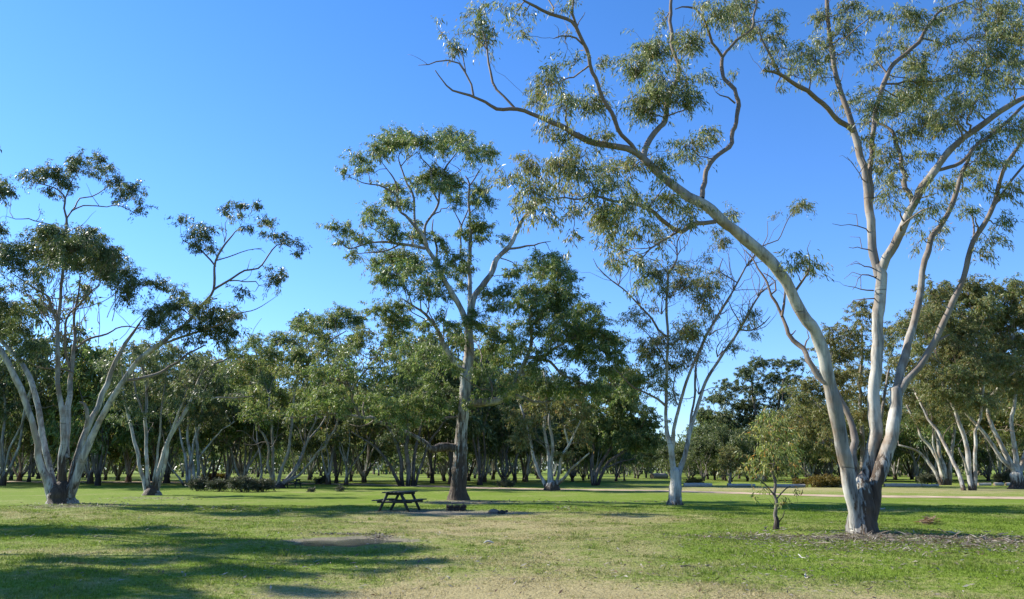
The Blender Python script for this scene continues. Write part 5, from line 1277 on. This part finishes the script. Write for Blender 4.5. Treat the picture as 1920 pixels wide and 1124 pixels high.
shrub(492, 922, 44, 26, LEAF_S, "darker olive saltbush at the foot of the sprawling mallee", leaf=(.13, .04))
shrub(393, 904, 40, 15, LEAF_Y, "mustard green dome shrub beside the pale pole-like stems", n=10, leaf=(.16, .05))
shrub(415, 899, 26, 11, LEAF_Y, "smaller mustard shrub half hidden behind the dome shrub", leaf=(.16, .05))
shrub(601, 908, 30, 12, LEAF_S, "dark green low shrub across the track left of the tan trunks", leaf=(.16, .05))
shrub(584, 923, 18, 8, LEAF_S, "tiny grey tuft in the grass near the far picnic table", n=5, leaf=(.1, .03))
shrub(638, 922, 22, 10, LEAF_S, "small spiky grey tuft on the near edge of the track", n=5, leaf=(.12, .03))
shrub(1300, 911, 40, 13, LEAF_Y, "mustard shrub touching the log beside the thin gum", n=9, leaf=(.16, .05))
shrub(1500, 912, 34, 14, LEAF_Y, "small orange-green shrub at the left end of the mustard pair", leaf=(.16, .05))
shrub(1543, 914, 76, 22, LEAF_Y, "broad mustard shrub left of the large gum's trunk", n=14, leaf=(.16, .05))
shrub(1739, 909, 40, 21, LEAF_S, "round dark green shrub under the pale-stemmed gum at right", leaf=(.16, .05))
shrub(1883, 906, 36, 20, LEAF_S, "round dark green shrub near the right edge", leaf=(.16, .05))
shrub(945, 914, 40, 14, LEAF_S, "dark shrub among thin trunks right of the central gum", leaf=(.16, .05))

# ------------------------------------------------------------------ logs along the track
LOGM = simple("weathered_log", (0.24, 0.22, 0.19), (0.52, 0.48, 0.42), (1.5, 12, 12), .85, .01)
ENDM = simple("log_end", (0.16, 0.12, 0.08), (0.34, 0.26, 0.17), (14, 14, 14), .9, .004)
def log(px0, px1, py, r, label, tilt=0.0, mat=LOGM, rz=None, name="log", group=None):
    a, b = ground(px0, py), ground(px1, py + tilt)
    c = (a + b) / 2; L = np.linalg.norm(b - a)
    n = max(6, int(L / .35))
    P = np.c_[np.linspace(-L / 2, L / 2, n), smooth_noise(n, 3, .02), smooth_noise(n, 3, .012)]
    R = r * np.linspace(1.06, .92, n) * (1 + smooth_noise(n, 1.5, .05))
    V, F, rr = tube(P, R, 10, .05, tip=False)
    mb = MB(); mb.add(V, F[:1])
    root = mb.build(name, mat, smooth=True)
    root.location = (c[0], c[1], r * .85 + float(gz(c[0], c[1])))
    root.rotation_euler = (rng.uniform(0, 3), 0, math.atan2(b[1] - a[1], b[0] - a[0]))
    root["label"] = label; root["category"] = "log"
    if group:
        root["group"] = group
    for s_, i0 in ((0, 0), (1, (n - 1) * 10)):
        ring = V[i0:i0 + 10]; cen = ring.mean(0) + np.array([-.012 if s_ == 0 else .012, 0, 0])
        e = MB(); f = [[10, (j + 1) % 10, j] if s_ == 0 else [10, j, (j + 1) % 10] for j in range(10)]
        e.add(np.vstack([ring, cen]), [f]); e.build("cut_end", ENDM, root)
    return root
LG = "barrier logs along the far side of the track"
log(1282, 1335, 913, .19, "grey barrier log just right of the thin gum's trunk", group=LG)
log(1364, 1416, 913, .15, "darker barrier log behind the small rounded sapling", group=LG)
log(1452, 1510, 914, .16, "pale barrier log behind the lone young sapling", group=LG)
log(1531, 1588, 914, .17, "pale barrier log ending behind the large gum's trunk", group=LG)
log(1658, 1726, 913, .17, "pale barrier log immediately right of the large gum's trunk", group=LG)
log(1728, 1760, 912.5, .12, "thin dull barrier log under the round shrub", group=LG)
for (a, b, l) in ((1834, 1858, "leftmost of the three short white barrier logs at far right"), (1864, 1882, "middle one of the three short white barrier logs at far right"), (1886, 1904, "rightmost of the three short white barrier logs at far right")):
    log(a, b, 911, .15, l, group=LG)
log(1222, 1250, 898, .45, "grey fallen trunk lying in the grass beyond the track", -.4)
log(1418, 1436, 903, .5, "bulky grey stump log behind the lone sapling", .2)
log(1640, 1660, 955, .035, "thin stick on the grass right of the large gum", .6)

# ------------------------------------------------------------------ picnic tables
WOODG = simple("green_black_timber", (0.020, 0.026, 0.022), (0.055, 0.064, 0.054), (3, 30, 30), .65, .004)
BOLT = simple("bolt_steel", (0.25, 0.25, 0.25), (0.4, 0.4, 0.4), metal=1.0, rough=.4, bumpd=0)
def box(mb, c, sz, ry=0.0, bev=.006):
    x, y, z = sz[0] / 2, sz[1] / 2, sz[2] / 2
    b = bev
    V = []
    for sy, yy in ((-1, y - b), (-1, y), (1, y), (1, y - b)):
        pass
    P = [(-x + b, -z), (x - b, -z), (x, -z + b), (x, z - b), (x - b, z), (-x + b, z), (-x, z - b), (-x, -z + b)]
    for yy in (-y, y):
        V += [(p[0], yy, p[1]) for p in P]
    V = np.array(V, float)
    ca, sa = math.cos(ry), math.sin(ry)
    V = np.c_[V[:, 0] * ca + V[:, 2] * sa, V[:, 1], -V[:, 0] * sa + V[:, 2] * ca] + np.array(c)
    q = [[i, (i + 1) % 8, 8 + (i + 1) % 8, 8 + i] for i in range(8)]
    mb.add(V, [[q_[::-1] for q_ in q], [list(range(8))], [list(range(15, 7, -1))]])
def picnic_table(label, group):
    root = bpy.data.objects.new("picnic_table", None); COL.objects.link(root)
    root["label"] = label; root["category"] = "picnic table"; root["group"] = group
    def part(name, c, sz, ry=0.0):
        mb = MB(); box(mb, c, sz, ry); return mb.build(name, WOODG, root)
    for i in range(5):
        part("top_plank", ((i - 2) * .158, rng.normal(0, .012), .735 + rng.normal(0, .002)), (.148, 1.85, .045))
    for s_ in (-1, 1):
        for j in (0, 1):
            part("seat_plank", (s_ * (.575 + j * .152), rng.normal(0, .012), .432), (.142, 1.85, .042))
    for y in (-.62, .62):
        for s_ in (-1, 1):
            part("leg", (s_ * .44, y, .345), (.095, .048, .78), -s_ * math.radians(27))
        part("seat_beam", (0, y + .05, .372), (1.42, .046, .09))
        part("top_beam", (0, y + .05, .668), (.74, .046, .085))
        e = math.copysign(1, y)
        for s_ in (-1, 1):
            mb = MB(); V, F, rr = tube([[s_ * .42, y - .035, .372], [s_ * .42, y - .02, .372]], [.014, .012], 6, 0); mb.add(V, F); mb.build("bolt", BOLT, root)
    for s_ in (-1, 1):
        mb = MB()
        L = .68; a = math.atan2(.33, .58)
        V, F, rr = tube([[0.0, s_ * .60, .39], [0.0, s_ * .05, .70]], [.04, .04], 4, 0); mb.add(V, F); mb.build("brace", WOODG, root)
    return root
pt = picnic_table("dark green timber picnic table nearest, left of the big central trunk", "picnic tables")
b = ground(747, 959.5)
pt.location = (b[0], b[1] + .3, float(gz(b[0], b[1]))); pt.rotation_euler = (0, 0, math.radians(-13))
p2 = dup(pt, (0, 0, 0), 0, 1, "distant picnic table under the sprawling mallee", "picnic tables")
b = ground(546, 915.5); p2.location = (b[0], b[1], 0); p2.rotation_euler = (0, 0, math.radians(80))

# ------------------------------------------------------------------ fireplace
SOOT = simple("sooty_block", (0.018, 0.015, 0.013), (0.065, 0.050, 0.040), (5, 5, 5), .95, .01)
PLATE = simple("hotplate_steel", (0.05, 0.045, 0.04), (0.22, 0.21, 0.20), (4, 4, 4), .5, .002, metal=.6)
root = bpy.data.objects.new("fireplace", None); COL.objects.link(root)
root["label"] = "low sooty block fireplace with a raised hotplate, right of the picnic table"; root["category"] = "fireplace"
b = ground(854, 957.5); root.location = (b[0], b[1] + .3, float(gz(b[0], b[1]))); root.rotation_euler = (0, 0, .12)
for row in range(2):
    for i in range(3):
        x = (i - 1) * .25 + (.03 if row else 0)
        mb = MB(); box(mb, (x, -.29, .055 + row * .112), (.238, .11, .105), bev=.012); mb.build("block", SOOT, root)
    for s_ in (-1, 1):
        for j in range(2):
            mb = MB(); box(mb, (s_ * .33, -.10 + j * .25 + .02 * row, .055 + row * .112), (.11, .235, .105), bev=.012); mb.build("block", SOOT, root)
for i in range(3):
    mb = MB(); box(mb, ((i - 1) * .25, .40, .055), (.238, .11, .105), bev=.012); mb.build("block", SOOT, root)
mb = MB(); box(mb, (.08, .05, .315), (.54, .52, .014), bev=.004); mb.build("hotplate", PLATE, root)
for s_ in (-1, 1):
    mb = MB(); V, F, rr = tube([[.08 + s_ * .22, .2, 0.0], [.08 + s_ * .22, .2, .308]], [.016, .016], 6, 0); mb.add(V, F); mb.build("post", PLATE, root)

# ------------------------------------------------------------------ small things in the grass
STONE = simple("brown_stone", (0.12, 0.09, 0.065), (0.30, 0.24, 0.185), (5, 5, 5), .9, .02)
CHAR = simple("charred_wood", (0.012, 0.011, 0.010), (0.06, 0.052, 0.045), (9, 9, 9), .9, .01)
PALE = simple("pale_bark_strip", (0.34, 0.31, 0.27), (0.62, 0.58, 0.51), (9, 9, 9), .8, .004)
def stone(px, py, r, mat, label, cat="stone", name="stone", sq=(1, 1, .5)):
    g2 = np.random.default_rng(int(px * 7 + py))
    n1_, n2_ = 10, 6
    V = []
    for i in range(n2_ + 1):
        t = math.pi * i / n2_
        for j in range(n1_):
            p = 2 * math.pi * j / n1_
            k = r * (1 + .16 * math.sin(3 * p + i) + g2.normal(0, .08))
            V.append((k * sq[0] * math.sin(t) * math.cos(p), k * sq[1] * math.sin(t) * math.sin(p), k * sq[2] * math.cos(t)))
    q = [[i * n1_ + j, i * n1_ + (j + 1) % n1_, (i + 1) * n1_ + (j + 1) % n1_, (i + 1) * n1_ + j] for i in range(n2_) for j in range(n1_)]
    mb = MB(); mb.add(V, [q]); o = mb.build(name, mat)
    b = ground(px, py); o.location = (b[0], b[1], float(gz(b[0], b[1])) + r * sq[2] * .55)
    o["label"] = label; o["category"] = cat
    return o
stone(925, 962, .17, STONE, "flat brown stone at the left end of the burnt wood pile", sq=(1.3, .9, .55))
log(934, 947, 963, .06, "short charred log lying against the brown stone", .2, CHAR)
log(939, 951, 961.5, .05, "charred log end at the right of the burnt pile", -1.0, CHAR)
stone(941, 964, .07, CHAR, "small black ember lump in front of the charred logs", "charcoal", "charcoal_lump", (1.2, 1, .8))
log(907, 925, 1019.5, .018, "short white stick on the grass right of the puddle", .3, PALE, name="stick")
log(1501, 1508, 1042, .010, "pale stick on the grass in front of the large gum", 3, PALE, name="stick")
log(1508, 1513, 1084, .010, "pale stick lying nearest the lower right dry grass", 3, PALE, name="stick")
log(1275, 1330, 1062, .012, "thin twig on the grass at lower right", -3, simple("twig_brown", (.10, .07, .05), (.2, .15, .11)), name="stick")

def flat_bits(name, n, ell, size, mat, label, z=(.005, .03), curl=.4, asp=(.12, .3)):
    """fallen leaves and bark strips lying on the ground"""
    O = []
    w = np.array([e[2] * e[3] for e in ell], float); w /= w.sum()
    for e, c in zip(ell, (w * n).astype(int)):
        px = rng.normal(e[0], e[2] * .5, c); py = rng.normal(e[1], e[3] * .5, c)
        py = np.maximum(py, 892)
        u = (px - W0 / 2) / FPX; v = (H0 / 2 - py) / FPX
        t = CAM_H / -(ST + v * CT)
        O.append(np.c_[u * t, (CT - v * ST) * t])
    O = np.concatenate(O); k = len(O)
    O = np.c_[O, gz(O[:, 0], O[:, 1]) + rng.uniform(z[0], z[1], k)]
    a = rng.uniform(0, 6.28, k)
    D_ = np.c_[np.cos(a), np.sin(a), rng.normal(0, .18, k)]; D_ /= np.linalg.norm(D_, axis=1)[:, None]
    Sd = np.cross(D_, np.c_[rng.normal(0, curl, (k, 2)), np.ones(k)]); Sd /= np.linalg.norm(Sd, axis=1)[:, None]
    L = size * rng.uniform(.5, 1.5, k); Wd = L * rng.uniform(*asp, k)
    V = np.empty((k, 4, 3))
    V[:, 0] = O; V[:, 2] = O + D_ * L[:, None]; V[:, 2, 2] += L * rng.uniform(0, .25, k)
    m_ = O + D_ * (L * .45)[:, None]; m_[:, 2] += L * .08
    V[:, 1] = m_ + Sd * (Wd / 2)[:, None]; V[:, 3] = m_ - Sd * (Wd / 2)[:, None]
    o = link(name, make_mesh(name, V.reshape(-1, 3), np.arange(4 * k), np.full(k, 4), {"tone": np.zeros(4 * k)}), mat)
    o["kind"] = "stuff"; o["label"] = label
    return o
LIT = leaf_material("litter", (0.07, 0.052, 0.038), (0.17, 0.135, 0.10), (0.36, 0.32, 0.26), (0.15, 0.085, 0.045), .15, .7, .05)
flat_bits("leaf_litter", 9000, [(1620, 1004, 110, 10), (1780, 1012, 230, 14), (1650, 1022, 260, 18), (1500, 1010, 140, 9), (1860, 1022, 160, 16), (1400, 1008, 160, 8)], .085, LIT, "fallen gum leaves and bark strips around the large right gum")
flat_bits("bark_litter", 1500, [(130, 950, 100, 5), (300, 936, 120, 5), (200, 948, 200, 5), (1080, 942, 260, 3), (860, 944, 130, 4), (1455, 994, 40, 4), (420, 955, 160, 6)], .15, LIT, "grey bark litter scattered under the gums at left and middle")
flat_bits("bark_strips", 420, [(1640, 1006, 100, 8), (1790, 1014, 220, 14), (1500, 1012, 150, 10), (862, 944, 60, 4), (1080, 944, 200, 3), (130, 950, 70, 4), (1266, 949, 24, 2)], .28, LIT, "curled strips of shed bark on the ground under the gums", asp=(.06, .14), z=(.005, .05))
flat_bits("stray_leaves", 3600, [(960, 1050, 1100, 80), (1500, 1080, 500, 40), (400, 990, 600, 40)], .085, LIT, "stray dry leaves sprinkled over the foreground grass")
RUST = leaf_material("rusty_leaves", (0.12, 0.08, 0.045), (0.20, 0.13, 0.07), (0.28, 0.20, 0.12), (0.2, 0.11, 0.06), .1, .7, .2)
fb = flat_bits("dead_branch", 120, [(1740, 982, 13, 3)], .22, RUST, "small rusty heap of dead leafy twigs right of the large gum", z=(.02, .16))
del fb["kind"]; fb["category"] = "dead branch"
fb2 = flat_bits("leafy_twig", 60, [(1055, 957, 22, 4)], .18, LIT, "pale fallen twig tips beside the burnt pile", z=(.02, .08))
del fb2["kind"]; fb2["category"] = "twig"
flat_bits("mud_crumbs", 700, [(655, 1004, 80, 2.2), (712, 1008, 26, 3)], .05, simple("mud", (.09, .075, .06), (.28, .24, .19), (8, 8, 8), .95, .01), "crumbs of churned mud along the far rim of the puddle", asp=(.5, .9), z=(.0, .04))

# ------------------------------------------------------------------ grass
N = 440000
yy = (rng.random(N) * (36 ** .72 - 7.5 ** .72) + 7.5 ** .72) ** (1 / .72)
xx = rng.uniform(-1, 1, N) * (0.70 * yy + 1.6)
zs, zd = zones(xx, yy)
keep = (pud(xx, yy) > 1.02) & (rng.random(N) > np.clip(zd * 1.3, 0, .85))
xx, yy, zs, zd = xx[keep], yy[keep], zs[keep], zd[keep]
tc_ = rng.integers(0, len(xx), 1500)                       # weedy tufts
tx = np.repeat(xx[tc_], 16) + rng.normal(0, .045, 1500 * 16); ty = np.repeat(yy[tc_], 16) + rng.normal(0, .045, 1500 * 16)
extra = np.concatenate([np.ones(len(xx)), np.repeat(rng.uniform(1.4, 2.4, 1500), 16)])
xx = np.concatenate([xx, tx]); yy = np.concatenate([yy, ty])
zs = np.concatenate([zs, np.repeat(zs[tc_] - rng.uniform(.05, .3, 1500), 16)]); zd = np.concatenate([zd, np.repeat(zd[tc_], 16)])
n = len(xx)
tuft = .65 + .5 * np.sin(xx * 2.1 + 1.7 * np.sin(yy * 1.3)) * np.sin(yy * 1.7 + xx * .6)
hgt = rng.uniform(.018, .05, n) * extra * np.clip(tuft, .4, 1.3) * np.clip(1.15 - 1.1 * zs, .5, 1.25)
wid = .0052 * (yy / 9.5) ** .85 * rng.uniform(.7, 1.4, n)
a = rng.uniform(0, 6.28, n); ln = rng.uniform(.2, 1.3, n) * hgt * np.where(zs > .12, 1.6, 1.0); b_ = rng.uniform(0, 6.28, n)
z0 = gz(xx, yy)
V = np.empty((n, 3, 3))
V[:, 0] = np.c_[xx - np.cos(a) * wid, yy - np.sin(a) * wid, z0 - .004]
V[:, 1] = np.c_[xx + np.cos(a) * wid, yy + np.sin(a) * wid, z0 - .004]
V[:, 2] = np.c_[xx + np.cos(b_) * ln, yy + np.sin(b_) * ln, z0 + hgt]
go = link("grass", make_mesh("grass", V.reshape(-1, 3), np.arange(3 * n), np.full(n, 3), {"straw": np.repeat(zs, 3), "dirt": np.repeat(zd, 3)}), blade_material())
go["kind"] = "stuff"; go["label"] = "short green and straw coloured grass blades over the foreground"
